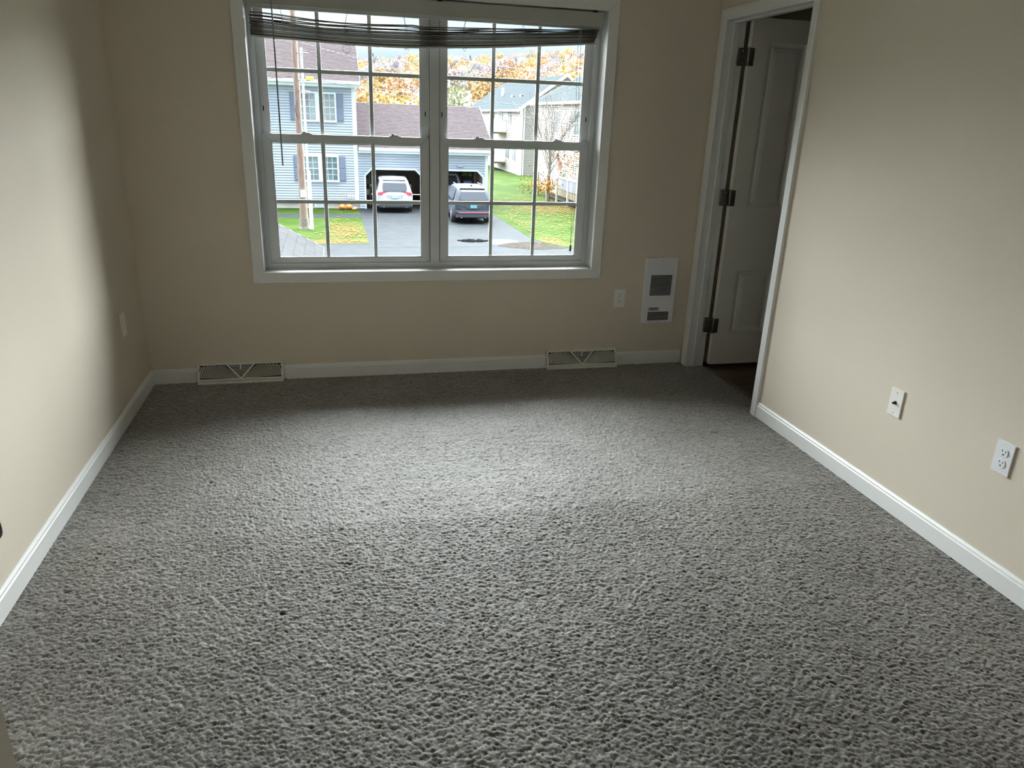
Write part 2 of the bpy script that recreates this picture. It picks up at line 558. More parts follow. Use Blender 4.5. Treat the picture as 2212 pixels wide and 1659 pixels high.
# vinyl master frame with ribs
YF = .088
fx0, fx1 = WX0, WX1
b = MB()
b.box(fx0, fx0 + .030, YF, .165, WZ0 + .030, WZ1 - .030)
b.box(fx1 - .030, fx1, YF, .165, WZ0 + .030, WZ1 - .030)
b.box(fx0, fx1, YF, .165, WZ0 - .001, WZ0 + .030)
b.box(fx0, fx1, YF, .165, WZ1 - .03, WZ1)
b.box(1.5555, 1.6125, YF, .165, WZ0 + .030, WZ1 - .030)
wp(b, 'window_frame')
b = MB()
for x in (fx0 + .010, fx0 + .022, fx1 - .010, fx1 - .022):
    b.box(x - .0015, x + .0015, YF - .005, YF + .002, WZ0 + .03, WZ1 - .03)
wp(b, 'frame_rib')
b = MB()
for x in (1.5562, 1.6118):  # black strips stand in for the shadow lines where sashes meet the mullion
    b.box(x - .0011, x + .0011, YF - .0004, YF + .003, WZ0 + .03, WZ1 - .03)
wp(b, 'joint_shadow_strip', M_slot)

def sash(x0, x1, z0, z1, y0, y1, st, top, bot, gx, gz, lower):
    s = empty('sash', (0, 0, 0), parent=win)
    s.matrix_parent_inverse = Matrix.Translation(win.location).inverted()
    b = MB()
    gx0, gx1, gz0, gz1 = x0 + st, x1 - st, z0 + bot, z1 - top
    for pts in ([(x0, y0, z0), (x1, y0, z0), (gx1, y0, gz0), (gx0, y0, gz0)],
                [(x0, y0, z1), (gx0, y0, gz1), (gx1, y0, gz1), (x1, y0, z1)],
                [(x0, y0, z0), (gx0, y0, gz0), (gx0, y0, gz1), (x0, y0, z1)],
                [(x1, y0, z0), (x1, y0, z1), (gx1, y0, gz1), (gx1, y0, gz0)]):
        MB().prism(pts, (0, y1 - y0, 0)).build('sash_rail', M_vinyl, s, bevel=.0018)
    ym = (y0 + y1) / 2
    g = MB().box(gx0 - .004, gx1 + .004, ym - .0015, ym + .0015, gz0 - .004, gz1 + .004).build('glass_pane', M_glass, s)
    b = MB()                                        # glazing bead
    for q in ((gx0, gx1, gz0, gz0 + .006), (gx0, gx1, gz1 - .006, gz1), (gx0, gx0 + .006, gz0, gz1), (gx1 - .006, gx1, gz0, gz1)):
        b.box(q[0], q[1], ym - .011, ym - .003, q[2], q[3])
    b.build('glazing_bead', M_vinyl, s)
    for x in gx:
        MB().box(x - .0105, x + .0105, ym + .003, ym + .010, gz0, gz1).build('muntin', M_vinyl2, s, bevel=.002)
    MB().box(gx0, gx1, ym + .0035, ym + .0095, gz - .0105, gz + .0105).build('muntin', M_vinyl2, s, bevel=.002)
    if lower:
        for fx in (.26, .79):
            xc = x0 + (x1 - x0) * fx
            b = MB()
            b.box(xc - .032, xc + .032, y0 + .004, y0 + .026, z1, z1 + .004)
            b.box(xc - .022, xc + .018, y0 + .006, y0 + .024, z1 + .004, z1 + .009)
            b.box(xc - .034, xc - .004, y0 + .008, y0 + .016, z1 + .009, z1 + .013)
            b.build('sash_lock', M_vinyl, s, bevel=.0015, seg=1)
    else:
        for xx in (x0 + .017, x1 - .017):
            MB().box(xx - .003, xx + .003, y0 - .0012, y0 + .001, z0 + .16, z0 + .185).build('latch_slot', M_slot, s)
    return s
ZM = 1.338
GXL, GXR = (.983, 1.248), (1.918, 2.176)
for (xa, xb_, gx) in ((fx0 + .030, 1.556, GXL), (1.612, fx1 - .030, GXR)):
    sash(xa + .001, xb_ - .001, WZ0 + .031, ZM, .094, .124, .045, .034, .027, gx, .985, True)
    sash(xa + .001, xb_ - .001, ZM - .050, WZ1 - .031, .128, .158, .042, .038, .034, gx, 1.652, False)

# ------------------------------------------------------------------ blind
bl = empty('window_blind', (1.58, .03, 1.93))
tag(bl, 'white horizontal blind pulled up into a sagging dark stack at the top of the window', 'blind')
def bp_(mb, name, m, par=None, **k):
    o = mb.build(name, m, par or bl, **k)
    if par is None:
        pc(bl, o)
    return o
BX0, BX1 = WX0 + .006, WX1 - .022
bp_(MB().box(BX0, BX1, -.004, .004, 1.937, 2.006), 'valance', M_valance, bevel=.0015)
b = MB()
b.box(BX0, BX1 + .003, .012, .050, 1.975, 2.012)
bp_(b, 'headrail', M_valance, bevel=.001, seg=1)
for x in (.70, 1.60, 2.44):
    bp_(MB().box(x - .012, x + .012, -.006, .008, 2.004, 2.010), 'valance_clip', M_slot)
bp_(MB().box(BX0 + .01, BX1 - .008, .042, .058, 1.925, 1.9415), 'spacer_strip', mat('spacer_strip_vinyl', (.62, .64, .62), .4), bevel=.001, seg=1)
TX = [.68, 1.02, 1.437, 1.74, 2.05, 2.488]
TZ = [1.900, 1.873, 1.884, 1.891, 1.910, 1.928]
UX = [.68, 1.13, 1.435, 1.877, 2.485]
UZ = [1.806, 1.791, 1.790, 1.815, 1.866]
def smooth_interp(x, X, Z):
    a = np.interp([x - .12, x - .06, x, x + .06, x + .12], X, Z)
    return float(a.mean())
NS = 20
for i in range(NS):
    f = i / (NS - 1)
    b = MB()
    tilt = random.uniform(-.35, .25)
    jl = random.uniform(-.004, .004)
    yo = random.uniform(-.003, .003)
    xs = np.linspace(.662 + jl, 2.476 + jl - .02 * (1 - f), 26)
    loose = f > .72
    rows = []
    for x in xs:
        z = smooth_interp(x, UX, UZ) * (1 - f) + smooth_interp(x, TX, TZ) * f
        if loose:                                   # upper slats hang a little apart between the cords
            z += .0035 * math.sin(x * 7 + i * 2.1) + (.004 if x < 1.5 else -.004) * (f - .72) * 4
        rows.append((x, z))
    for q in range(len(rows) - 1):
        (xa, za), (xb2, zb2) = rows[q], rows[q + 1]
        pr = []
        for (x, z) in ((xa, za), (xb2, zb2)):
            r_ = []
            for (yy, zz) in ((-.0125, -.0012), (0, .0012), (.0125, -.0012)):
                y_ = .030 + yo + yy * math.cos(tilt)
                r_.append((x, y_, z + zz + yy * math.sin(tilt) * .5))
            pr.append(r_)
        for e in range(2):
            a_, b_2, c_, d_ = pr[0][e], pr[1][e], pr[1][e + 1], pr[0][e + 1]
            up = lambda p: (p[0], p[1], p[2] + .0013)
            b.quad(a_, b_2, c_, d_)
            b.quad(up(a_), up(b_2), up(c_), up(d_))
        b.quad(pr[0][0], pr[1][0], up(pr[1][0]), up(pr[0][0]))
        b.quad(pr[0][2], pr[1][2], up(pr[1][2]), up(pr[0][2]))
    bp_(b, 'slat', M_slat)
b = MB()
xs = np.linspace(.664, 2.476, 22)
for q in range(len(xs) - 1):
    za, zb2 = smooth_interp(xs[q], UX, UZ) - .013, smooth_interp(xs[q + 1], UX, UZ) - .013
    pts = []
    for (x, z) in ((xs[q], za), (xs[q + 1], zb2)):
        pts.append([(x, .018, z + .010), (x, .018, z + .002), (x, .022, z), (x, .040, z), (x, .044, z + .010)])
    for e in range(5):
        b.quad(pts[0][e], pts[1][e], pts[1][(e + 1) % 5], pts[0][(e + 1) % 5])
    if q == 0:
        b.poly(pts[0])
    if q == len(xs) - 2:
        b.poly(pts[1])
bp_(b, 'bottom_rail', M_valance)
for i, x in enumerate((.820, 1.125, 1.429, 1.734, 2.052, 2.370)):
    zt, zb_ = smooth_interp(x, TX, TZ), smooth_interp(x, UX, UZ)
    for yy in (.0155, .0445):
        k_ = .012 * (1 if i % 2 else -1)
        pts = [(x + k_ * .4, yy, 1.975), (x + k_, yy - .002, (1.975 + zt) / 2 + .01), (x + random.uniform(-.004, .004), yy, zt)]
        z = zt
        while z > zb_ - .012:
            z -= .010
            pts.append((x + random.uniform(-.006, .006), yy + random.uniform(-.003, 0), z))
        bp_(MB().tube(pts, .0011, 5), 'ladder_cord', M_cord)
    if i in (1, 2, 3):                              # slack loops hanging below the rail
        lr = (.020, .010, .007)[i - 1]
        pts = [(x + math.sin(t) * lr, .014, zb_ - .013 - lr + math.cos(t) * lr) for t in np.linspace(0, 2 * math.pi, 12)]
        bp_(MB().tube(pts, .0010, 5), 'ladder_cord', M_cord)
bp_(MB().tube([(.774, -.012, 1.965), (.774, -.018, 1.935), (.775, -.020, 1.182)], .0042, 6), 'tilt_wand', M_wand)
pts1 = [(2.372, .012, 1.97), (2.352, -.012, 1.93), (2.346, -.020, 1.80), (2.358, -.028, 1.40), (2.366, -.03, 1.0), (2.369, -.03, .765)]
pts2 = [(2.384, .012, 1.97), (2.362, -.012, 1.93), (2.366, -.020, 1.70), (2.372, -.028, 1.30), (2.379, -.03, .93), (2.370, -.03, .765)]
bp_(MB().tube(pts1, .0011, 5), 'lift_cord', M_cord)
bp_(MB().tube(pts2, .0011, 5), 'lift_cord', M_cord)
o = lathe([(.003, 0), (.006, -.004), (.0065, -.034), (.004, -.038)], 10, (2.3695, -.03, .767), (0, 0, 1), 'cord_tassel', mat('tassel_wood', (.12, .11, .09), .5), bl)
pc(bl, o)
bp_(MB().tube([(2.3695, -.03, .735), (2.364, -.026, .62), (2.361, -.0215, .53), (2.359, -.018, .40), (2.358, -.012, .190)], .0007, 5), 'lift_cord', mat('thin_cord', (.75, .74, .66), .8))
o = lathe([(.001, .026), (.003, .022), (.0042, .004), (.003, 0)], 8, (2.358, -.012, .164), (0, 0, 1), 'cord_tassel', mat('clear_tassel', (.75, .74, .68), .3), bl)
pc(bl, o)

# ------------------------------------------------------------------ carpet
def carpet():
    dx = .0035
    xs = np.arange(0.0, X2 - .004, dx)
    ys = [0.0]
    while ys[-1] > RB:
        y = ys[-1]
        ys.append(y - (.0036 if -3.2 < y < -1.7 else (.0050 if y >= -1.7 else .03)))
    ys[-1] = RB
    ys = np.array(ys)
    nx, ny = len(xs), len(ys)
    def vn(scale_x, scale_y, seed):
        r = np.random.default_rng(seed)
        gx = int(xs[-1] / scale_x) + 3
        gy = int(-RB / scale_y) + 3
        g = r.random((gy, gx))
        fx = xs / scale_x
        fy = -ys / scale_y
        ix, iy = fx.astype(int), fy.astype(int)
        tx, ty = fx - ix, fy - iy
        tx, ty = tx * tx * (3 - 2 * tx), ty * ty * (3 - 2 * ty)
        g00 = g[np.ix_(iy, ix)]; g01 = g[np.ix_(iy, ix + 1)]
        g10 = g[np.ix_(iy + 1, ix)]; g11 = g[np.ix_(iy + 1, ix + 1)]
        return (g00 * (1 - tx) + g01 * tx) * (1 - ty)[:, None] + (g10 * (1 - tx) + g11 * tx) * ty[:, None]
    n1 = vn(.0078, .0054, 1)
    n2 = vn(.0130, .0105, 2)
    n3 = rng.random((ny, nx))
    big = vn(.35, .28, 4)
    h = .0062 * n1 + .0014 * n2 + .0042 * n3 + .005 * big
    h = h - h.mean()
    X, Y = np.meshgrid(xs, ys)
    # small burn marks and picked tufts, and long flattened tracks
    spots = [(145, 1278, .011), (250, 1069, .009), (455, 1042, .011), (735, 1143, .010), (264, 974, .008),
             (745, 852, .012), (612, 1325, .010), (215, 1197, .008), (755, 1218, .009), (1690, 961, .014), (1800, 1131, .008), (1545, 934, .010), (60, 1300, .006)]
    f_, cx_, cy_ = 1587.876, 1106.0, 829.5
    dark = np.zeros_like(h)
    Rr, Uu, Ff = np.array(_r), np.array(_u), np.array(_f)
    SP = [(.346, -2.00), (.282, -1.48), (.60, -1.38), (1.02, -1.72), (.22, -1.10)]
    for (px, py, rad) in spots:                     # the marks' places on the floor
        d = Rr * (px - cx_) / f_ - Uu * (py - cy_) / f_ + Ff
        t = -1.46 / d[2]
        sx, sy = 1.02682 + d[0] * t, -4.1809 + d[1] * t
        dd = ((X - sx) / rad) ** 2 + ((Y - sy) / (rad * .7)) ** 2
        dark = np.maximum(dark, np.exp(-dd * (.7 + .5 * n2)))
    h -= dark * .008
    z = -.001 + h
    z[:, 0] = z[:, 1]
    co = np.stack([X, Y, z], -1).reshape(-1, 3)
    idx = np.arange(nx * ny).reshape(ny, nx)
    q = np.stack([idx[:-1, :-1], idx[1:, :-1], idx[1:, 1:], idx[:-1, 1:]], -1).reshape(-1, 4)
    cxm = (X[:-1, :-1] + dx / 2).reshape(-1)
    cym = Y[:-1, :-1].reshape(-1)
    keep = (cxm < W - .003) | ((cym < DY1 - .001) & (cym > DY0 + .001))
    q = q[keep]
    me = bpy.data.meshes.new('carpet')
    me.vertices.add(len(co))
    me.vertices.foreach_set('co', co.ravel())
    me.loops.add(q.size)
    me.loops.foreach_set('vertex_index', q.ravel().astype(np.int32))
    me.polygons.add(len(q))
    me.polygons.foreach_set('loop_start', np.arange(0, q.size, 4, dtype=np.int32))
    me.polygons.foreach_set('loop_total', np.full(len(q), 4, dtype=np.int32))
    me.update(calc_edges=True)
    me.polygons.foreach_set('use_smooth', np.ones(len(q), dtype=bool))
    at = me.attributes.new('wear', 'FLOAT', 'POINT')
    at.data.foreach_set('value', dark.ravel().astype(np.float32))
    at = me.attributes.new('fleck', 'FLOAT', 'POINT')
    at.data.foreach_set('value', (.6 * n3 + .4 * n2).ravel().astype(np.float32))
    m = bpy.data.materials.new('carpet_pile')
    m.use_nodes = True
    t = m.node_tree
    bs = t.nodes['Principled BSDF']
    bs.inputs['Roughness'].default_value = .6
    bs.inputs['Specular IOR Level'].default_value = .3
    bs.inputs['Sheen Weight'].default_value = 1.0
    bs.inputs['Sheen Tint'].default_value = (1.0, .965, .90, 1)
    bs.inputs['Sheen Roughness'].default_value = .38
    fl = t.nodes.new('ShaderNodeAttribute')
    fl.attribute_name = 'fleck'
    cr = t.nodes.new('ShaderNodeValToRGB')
    cr.color_ramp.elements[0].position = .15
    cr.color_ramp.elements[1].position = .85
    cr.color_ramp.elements[0].color = (.098, .094, .086, 1)
    cr.color_ramp.elements[1].color = (.265, .254, .236, 1)
    t.links.new(fl.outputs['Fac'], cr.inputs[0])
    tc = t.nodes.new('ShaderNodeTexCoord')
    nz = t.nodes.new('ShaderNodeTexNoise')
    nz.inputs['Scale'].default_value = 2.3
    nz.inputs['Detail'].default_value = 3
    t.links.new(tc.outputs['Object'], nz.inputs['Vector'])
    soil = t.nodes.new('ShaderNodeMapRange')
    soil.inputs['From Min'].default_value = .3
    soil.inputs['From Max'].default_value = .75
    soil.inputs['To Min'].default_value = .78
    soil.inputs['To Max'].default_value = 1.14
    t.links.new(nz.outputs['Fac'], soil.inputs['Value'])
    mul = t.nodes.new('ShaderNodeVectorMath')
    mul.operation = 'SCALE'
    t.links.new(cr.outputs[0], mul.inputs[0])
    t.links.new(soil.outputs[0], mul.inputs['Scale'])
    wr = t.nodes.new('ShaderNodeAttribute')
    wr.attribute_name = 'wear'
    mx = t.nodes.new('ShaderNodeMix')
    mx.data_type = 'RGBA'
    t.links.new(wr.outputs['Fac'], mx.inputs['Factor'])
    t.links.new(mul.outputs[0], mx.inputs[6])
    mx.inputs[7].default_value = (.02, .022, .02, 1)
    t.links.new(mx.outputs[2], bs.inputs['Base Color'])
    me.materials.append(m)
    o = link('carpet', me, None, 'stuff')
    tag(o, 'worn grey beige cut pile carpet covering the whole floor, small dark burn marks', 'carpet')
carpet()

# ------------------------------------------------------------------ wall plates
def plate(name, label, cat, O, U, Nn, w=.070, h=.1143, m=M_plate, th=.0065):
    """plate centred at O on a wall; U = horizontal direction, Nn = out of the wall"""
    e = empty(name, O)
    U, Nn = Vector(U), Vector(Nn)
    e.matrix_world = Matrix(((U.x, Nn.x, 0, O[0]), (U.y, Nn.y, 0, O[1]), (0, 0, 1, O[2]), (0, 0, 0, 1)))
    tag(e, label, cat)
    MB().prism([(-w / 2, 0, -h / 2), (w / 2, 0, -h / 2), (w / 2, 0, h / 2), (-w / 2, 0, h / 2)], (0, th, 0)).build('cover_plate', m, e, bevel=.003, seg=3)
    return e
def screw(e, x, z, y=.006, r=.003, m=None):
    lathe([(r, 0), (r, .0008), (r * .5, .0014)], 10, (x, y, z), (0, 1, 0), 'screw', m or M_plate, e)
def outlet(label, O, U, Nn, m):
    e = plate('wall_outlet', label, 'outlet', O, U, Nn, m=m)
    for zc in (.0195, -.0195):
        pts = []
        for k in range(24):
            t = 2 * math.pi * k / 24
            pts.append((.0172 * math.cos(t), .0045, zc + max(-.0142, min(.0142, .0172 * math.sin(t)))))
        rc = MB().prism(pts, (0, .0045, 0)).build('receptacle', m, e, bevel=.0008, seg=1)
        for sx, hh in ((-.0064, .008), (.0064, .0065)):
            MB().box(sx - .0011, sx + .0011, .0086, .0094, zc + .0015, zc + .0015 + hh).build('slot', M_slot, rc)
        lathe([(.0026, 0), (.0026, .0008)], 10, (0, .0087, zc - .0065), (0, 1, 0), 'slot', M_slot, rc)
    screw(e, 0, 0)
    return e
outlet('white duplex outlet on the back wall, left of the wall heater', (2.716, -.0, .432), (1, 0, 0), (0, -1, 0), M_plate)
outlet('white duplex outlet on the right wall, nearest the photo edge', (W, -2.385, .441), (0, -1, 0), (-1, 0, 0), M_plate2)
e = plate('cable_plate', 'ivory wall plate with a small black coaxial cable connector, on the right wall', 'wall plate',
          (W, -1.872, .441), (0, -1, 0), (-1, 0, 0))
lathe([(.0075, 0), (.0075, .003), (.0048, .003), (.0048, .013), (.002, .0135)], 10, (0, .006, 0), (0, 1, 0), 'coax_connector', M_bronze, e)
screw(e, 0, .042, m=M_nickel); screw(e, 0, -.042, m=M_nickel)
e = plate('blank_plate', 'white wall plate low on the left wall near the corner', 'wall plate', (0, -.398, .452), (0, 1, 0), (1, 0, 0))
screw(e, 0, .042); screw(e, 0, -.042)

# ------------------------------------------------------------------ wall heater
hx0, hx1, hz0, hz1 = 2.866, 3.078, .269, .683
ht = empty('wall_heater', ((hx0 + hx1) / 2, 0, hz0))
tag(ht, 'white rectangular electric wall heater with two dark louvred grilles beside the doorway', 'heater')
def hp(mb, n, m, **k):
    return pc(ht, mb.build(n, m, ht, **k))
hp(MB().box(hx0, hx1, -.020, 0, hz0, hz1), 'cover_panel', M_heater, bevel=.006, seg=3)
for (z0, z1, n) in ((.448, .577, 16), (.290, .345, 7)):
    gx0, gx1 = hx0 + .040, hx0 + .180
    hp(MB().box(gx0, gx1, -.0206, -.019, z0, z1), 'grille_recess', M_dark)
    b = MB()
    for i in range(n + 1):
        z = z0 + (z1 - z0) * i / n
        b.box(gx0, gx1, -.0228, -.0205, z - .0007, z + .0007)
    o = hp(b, 'grille_louvres', M_heater)
    o['kind'] = 'stuff'
hp(MB().box(hx0 + .043, hx0 + .112, -.0207, -.0200, .352, .373), 'rating_label', mat('label_grey', (.34, .36, .30), .5, var=.3, vscale=300))
hp(MB().box(hx0 + .056, hx0 + .100, -.0209, -.0206, .360, .369), 'rating_label_print', mat('label_print', (.14, .15, .12), .5, var=.5, vscale=500))
for x, z in (((hx0 + hx1) / 2 + .005, hz1 - .020), ((hx0 + hx1) / 2 + .002, hz0 + .012)):
    o = lathe([(.0035, 0), (.003, .0012), (.001, .0016)], 10, (x, -.020, z), (0, -1, 0), 'screw', M_nickel, ht)
    pc(ht, o)

# ------------------------------------------------------------------ baseboard air registers
def register(x0, x1, label):
    wd = x1 - x0
    e = empty('baseboard_register', ((x0 + x1) / 2, 0, 0))
    tag(e, label, 'air vent', None)
    hw = wd / 2
    # side profile: back at y=0, slanted face
    fb, ft = (-.050, .020), (-.014, .107)           # (y,z) bottom and top of the slanted face
    body = [(-.0005, .0), (-.052, .0), (-.052, .017), (-.050, .020)]
    def P(u, v, d=0.0):                             # point on the face: u across, v 0..1 up, d proud
        y = fb[0] + (ft[0] - fb[0]) * v
        z = fb[1] + (ft[1] - fb[1]) * v
        n = Vector((0, -(ft[1] - fb[1]), (ft[0] - fb[0]))).normalized()
        return (u, y + n.y * d, z + n.z * d)
    FL = math.hypot(ft[0] - fb[0], ft[1] - fb[1])
    b = MB()
    b.prism([(-hw, -.0005, 0), (-hw, -.052, 0), (-hw, -.052, .017), (-hw, -.0005, .017)], (wd, 0, 0))
    b.build('base_lip', M_reg, e, bevel=.002)
    b = MB()
    for s in (-1, 1):                               # end caps
        b.prism([(s * hw, -.0005, .017), (s * hw, -.050, .017), (s * hw, ft[0], ft[1]), (s * hw, -.0005, .112)], (-s * .010, 0, 0))
    b.prism([(-hw, -.0005, .112), (-hw, -.0005, .101), (-hw, *P(0, .93)[1:]), (-hw, ft[0], ft[1])], (wd, 0, 0))
    b.prism([(-hw, *P(0, 0)[1:]), (-hw, *P(0, .10)[1:]), (-hw, P(0, .10)[1] + .004, P(0, .10)[2]), (-hw, P(0, 0)[1] + .004, P(0, 0)[2])], (wd, 0, 0))
    for s in (-1, 1):                               # the V
        q = [P(0 + s * .006, .08, .001), P(s * .080, .95, .001), P(s * .069, .95, .001), P(-s * .003, .12, .001)]
        b.prism(q, (0, .003, -.001))
    b.prism([P(-.012, .08, .001), P(.012, .08, .001), P(0, .22, .001)], (0, .003, -.001))
    b.build('face_frame', M_reg, e)
    MB().quad(P(-hw + .009, .02, -.012), P(hw - .009, .02, -.012), P(hw - .009, .98, -.012), P(-hw + .009, .98, -.012))
    d = MB()
    d.prism([P(-hw + .009, .03, -.010), P(hw - .009, .03, -.010), P(hw - .009, .97, -.010), P(-hw + .009, .97, -.010)], (0, .001, -.0005))
    d.build('duct_recess', M_dark, e)
    b = MB()
    H = .88 * FL
    for s in (-1, 1):
        rr = .020
        while rr < .235:
            pts = []
            for k in range(15):
                th = R(2 + k * 40 / 14)
                u, v = rr * math.cos(th), rr * math.sin(th)
                if u < hw - .010 and v < H:
                    pts.append((s * u, .10 + v / FL * .97))
            for k in range(len(pts) - 1):
                (u0, v0), (u1, v1) = pts[k], pts[k + 1]
                if v1 > .94:
                    break
                dx_ = .0021
                b.prism([P(u0 - dx_, v0, 0), P(u0 + dx_, v0, 0), P(u1 + dx_, v1, 0), P(u1 - dx_, v1, 0)], (0, .005, -.002))
            rr += .0086
    for k in range(8):
        v = .28 + k * .085
        u = .080 * (v - .10) / .85 - .003
        b.prism([P(-u, v, 0), P(u, v, 0), P(u, v + .035, -.001), P(-u, v + .035, -.001)], (0, .003, -.001))
    o = b.build('louvres', M_reg, e)
    o['kind'] = 'stuff'
    MB().prism([P(-.004, .62, .004), P(.004, .62, .004), P(.004, .93, .004), P(-.004, .93, .004)], (0, .006, -.003)).build('damper_lever', M_reg, e, bevel=.001, seg=1)
register(*REG_L, 'cream metal baseboard air vent on the left, nearest the left wall')
register(*REG_R, 'cream metal baseboard air vent on the right, below the blind cord')

# ================================================================== OUTSIDE
G = -3.3                                            # street level below the room floor
M_grass = mat('lawn_grass', (.019, .037, .0065), .9, var=.0, vscale=1.1, col2=(.032, .050, .0125), spec=.02, bump=.6, bscale=14, detail=8)
def add_dry(m, spots, col):
    """worn yellowed turf around given places on the ground"""
    t = m.node_tree
    b = t.nodes['Principled BSDF']
    src = b.inputs['Base Color'].links[0].from_socket
    tc = t.nodes.new('ShaderNodeTexCoord')
    nz = t.nodes.new('ShaderNodeTexNoise')
    nz.inputs['Scale'].default_value = 1.4
    nz.inputs['Detail'].default_value = 7
    t.links.new(tc.outputs['Object'], nz.inputs['Vector'])
    last = src
    for (x, y, rx, ry) in spots:
        sb = t.nodes.new('ShaderNodeVectorMath')
        sb.operation = 'SUBTRACT'
        sb.inputs[1].default_value = (x, y, G)
        t.links.new(tc.outputs['Object'], sb.inputs[0])
        dv = t.nodes.new('ShaderNodeVectorMath')
        dv.operation = 'DIVIDE'
        dv.inputs[1].default_value = (rx, ry, 1)
        t.links.new(sb.outputs[0], dv.inputs[0])
        ln = t.nodes.new('ShaderNodeVectorMath')
        ln.operation = 'LENGTH'
        t.links.new(dv.outputs[0], ln.inputs[0])
        ad = t.nodes.new('ShaderNodeMath')
        ad.operation = 'MULTIPLY_ADD'
        ad.inputs[1].default_value = 1.6
        t.links.new(nz.outputs['Fac'], ad.inputs[0])
        t.links.new(ln.outputs['Value'], ad.inputs[2])
        mr = t.nodes.new('ShaderNodeMapRange')
        mr.inputs['From Min'].default_value = 1.25
        mr.inputs['From Max'].default_value = 1.95
        mr.inputs['To Min'].default_value = .85
        mr.inputs['To Max'].default_value = 0
        t.links.new(ad.outputs[0], mr.inputs['Value'])
        mx = t.nodes.new('ShaderNodeMix')
        mx.data_type = 'RGBA'
        mx.inputs[7].default_value = (*col, 1)
        t.links.new(mr.outputs[0], mx.inputs['Factor'])
        t.links.new(last, mx.inputs[6])
        last = mx.outputs[2]
    t.links.new(last, b.inputs['Base Color'])
add_dry(M_grass, [(1.5, 28.2, .9, 2.6), (1.2, 25.3, 1.6, .8), (13.2, 36.5, 2.6, 1.9), (9.8, 25.3, .8, .9)], (.062, .047, .020))
M_asph = mat('wet_asphalt', (.022, .0243, .0265), .8, vscale=2.5, spec=.04, col2=(.028, .031, .0335), bump=.15, bscale=60, detail=8)
M_asph2 = mat('walk_asphalt', (.026, .029, .035), .8, spec=.02, var=.12, vscale=3)
M_siding = mat('blue_grey_siding', (.52, .55, .605), .6, var=.03, vscale=.6)
M_ext = mat('exterior_white', (.80, .84, .87), .5, var=.02)
M_roof = mat('brown_shingles', (.046, .037, .038), .9, spec=.02, vscale=5, col2=(.072, .060, .061), stretch=(1, 4, 4), detail=6)
M_found = mat('foundation_concrete', (.55, .50, .42), .9, var=.08, vscale=2)
M_shut = mat('shutter_slate', (.21, .235, .31), .6, var=.05)
M_pane = mat('far_window_glass', (.13, .19, .21), .12, var=.35, vscale=1.3, spec=.8)
M_garage = mat('garage_interior', (.50, .47, .43), .9, var=.15, vscale=1.5)
M_beige = mat('cream_siding', (.29, .275, .25), .6, var=.04, vscale=.5)
M_beige2 = mat('cream_siding_gable', (.29, .275, .25), .6, var=.04, vscale=.5)
M_roof2 = mat('blue_grey_shingles', (.027, .036, .041), .9, spec=.02, vscale=4, col2=(.034, .044, .049), stretch=(1, 3, 3))
M_deck = mat('deck_timber', (.17, .14, .085), .8, var=.15, vscale=3)
M_pole = mat('pole_timber', (.24, .155, .125), .9, spec=.05, vscale=7, col2=(.36, .26, .22), stretch=(5, 5, .5), detail=6)
M_wire = mat('cable_black', (.10, .10, .11), .6)
M_rubber = mat('tyre_rubber', (.035, .035, .038), .8)
M_chrome = mat('alloy', (.55, .56, .58), .3, metal=.9)
M_carglass = mat('car_glass', (.05, .055, .065), .15, spec=.5)
M_red = mat('tail_lens_red', (.42, .03, .05), .2)
M_bark = mat('grey_bark', (.22, .19, .17), .9, var=.2, vscale=6)

def put(mb, name, m, parent=None, **k):
    o = mb.build(name, m, parent, **k)
    if parent is not None:
        pc(parent, o)
    return o

# ---- ground
def land_z(x, y):
    if y < 105:
        return G
    k = min(1, (y - 105) / 400)
    t = x / max(y + 4, 1)
    top = 22.0 + 46 * max(0, min(.42, t - .03)) + 1.4 * math.sin(x * .045)
    return G + (top - G) * (k ** 1.12) + 1.2 * math.sin(x * .05 + y * .03) * k
b = MB()
xs = [-160 + i * 12 for i in range(36)]
ys = [.6, 8, 24, 40, 60, 80, 105] + [105 + 14 * i for i in range(1, 31)]
for iy in range(len(ys) - 1):
    for ix in range(len(xs) - 1):
        q = [(xs[ix], ys[iy]), (xs[ix + 1], ys[iy]), (xs[ix + 1], ys[iy + 1]), (xs[ix], ys[iy + 1])]
        b.quad(*[(x, y, land_z(x, y) - .06) for x, y in q])
gm = mat('hill_undergrowth', (.12, .108, .10), .95, spec=.02, vscale=.06, col2=(.16, .13, .10), detail=8)
struct(b, 'ground', gm)
struct(MB().box(-45, 2.27, 24.75, 46, G - .2, G), 'lawn_left', M_grass)
b = MB()
b.prism([(9.02, 25.9, G), (9.35, 24.8, G), (10.0, 23.6, G), (11.5, 22.6, G), (60, 21.5, G), (60, 104, G), (9.02, 104, G)], (0, 0, -.2))
struct(b, 'lawn_right', M_grass)
struct(MB().box(-60, 60, 9.5, 27, G - .3, G - .010), 'street', M_asph)
struct(MB().box(2.2, 9.06, 24, 36.2, G - .3, G - .006), 'driveway', M_asph)
struct(MB().box(-45, 2.3, 32.3, 33.5, G - .1, G + .003), 'path', M_asph2)
struct(MB().box(-60, 60, .6, 9.5, G - .3, G - .01), 'lawn_front', M_grass)
rr = random.Random(5)
b = MB()
n = 18
pts = [(7.6 + (.62 + .1 * rr.random()) * math.cos(t), 25.1 + (.75 + .1 * rr.random()) * math.sin(t), G - .004) for t in np.linspace(0, 2 * math.pi, n)[:-1]]
b.prism(pts, (0, 0, -.05))
pud = struct(b, 'puddle', mat('puddle_water', (.030, .034, .042), .6, spec=.02))
b = MB()
pts = [(8.8 + (1.35 + .25 * rr.random()) * math.cos(t), 24.2 + (.75 + .2 * rr.random()) * math.sin(t), G - .003) for t in np.linspace(0, 2 * math.pi, 26)[:-1]]
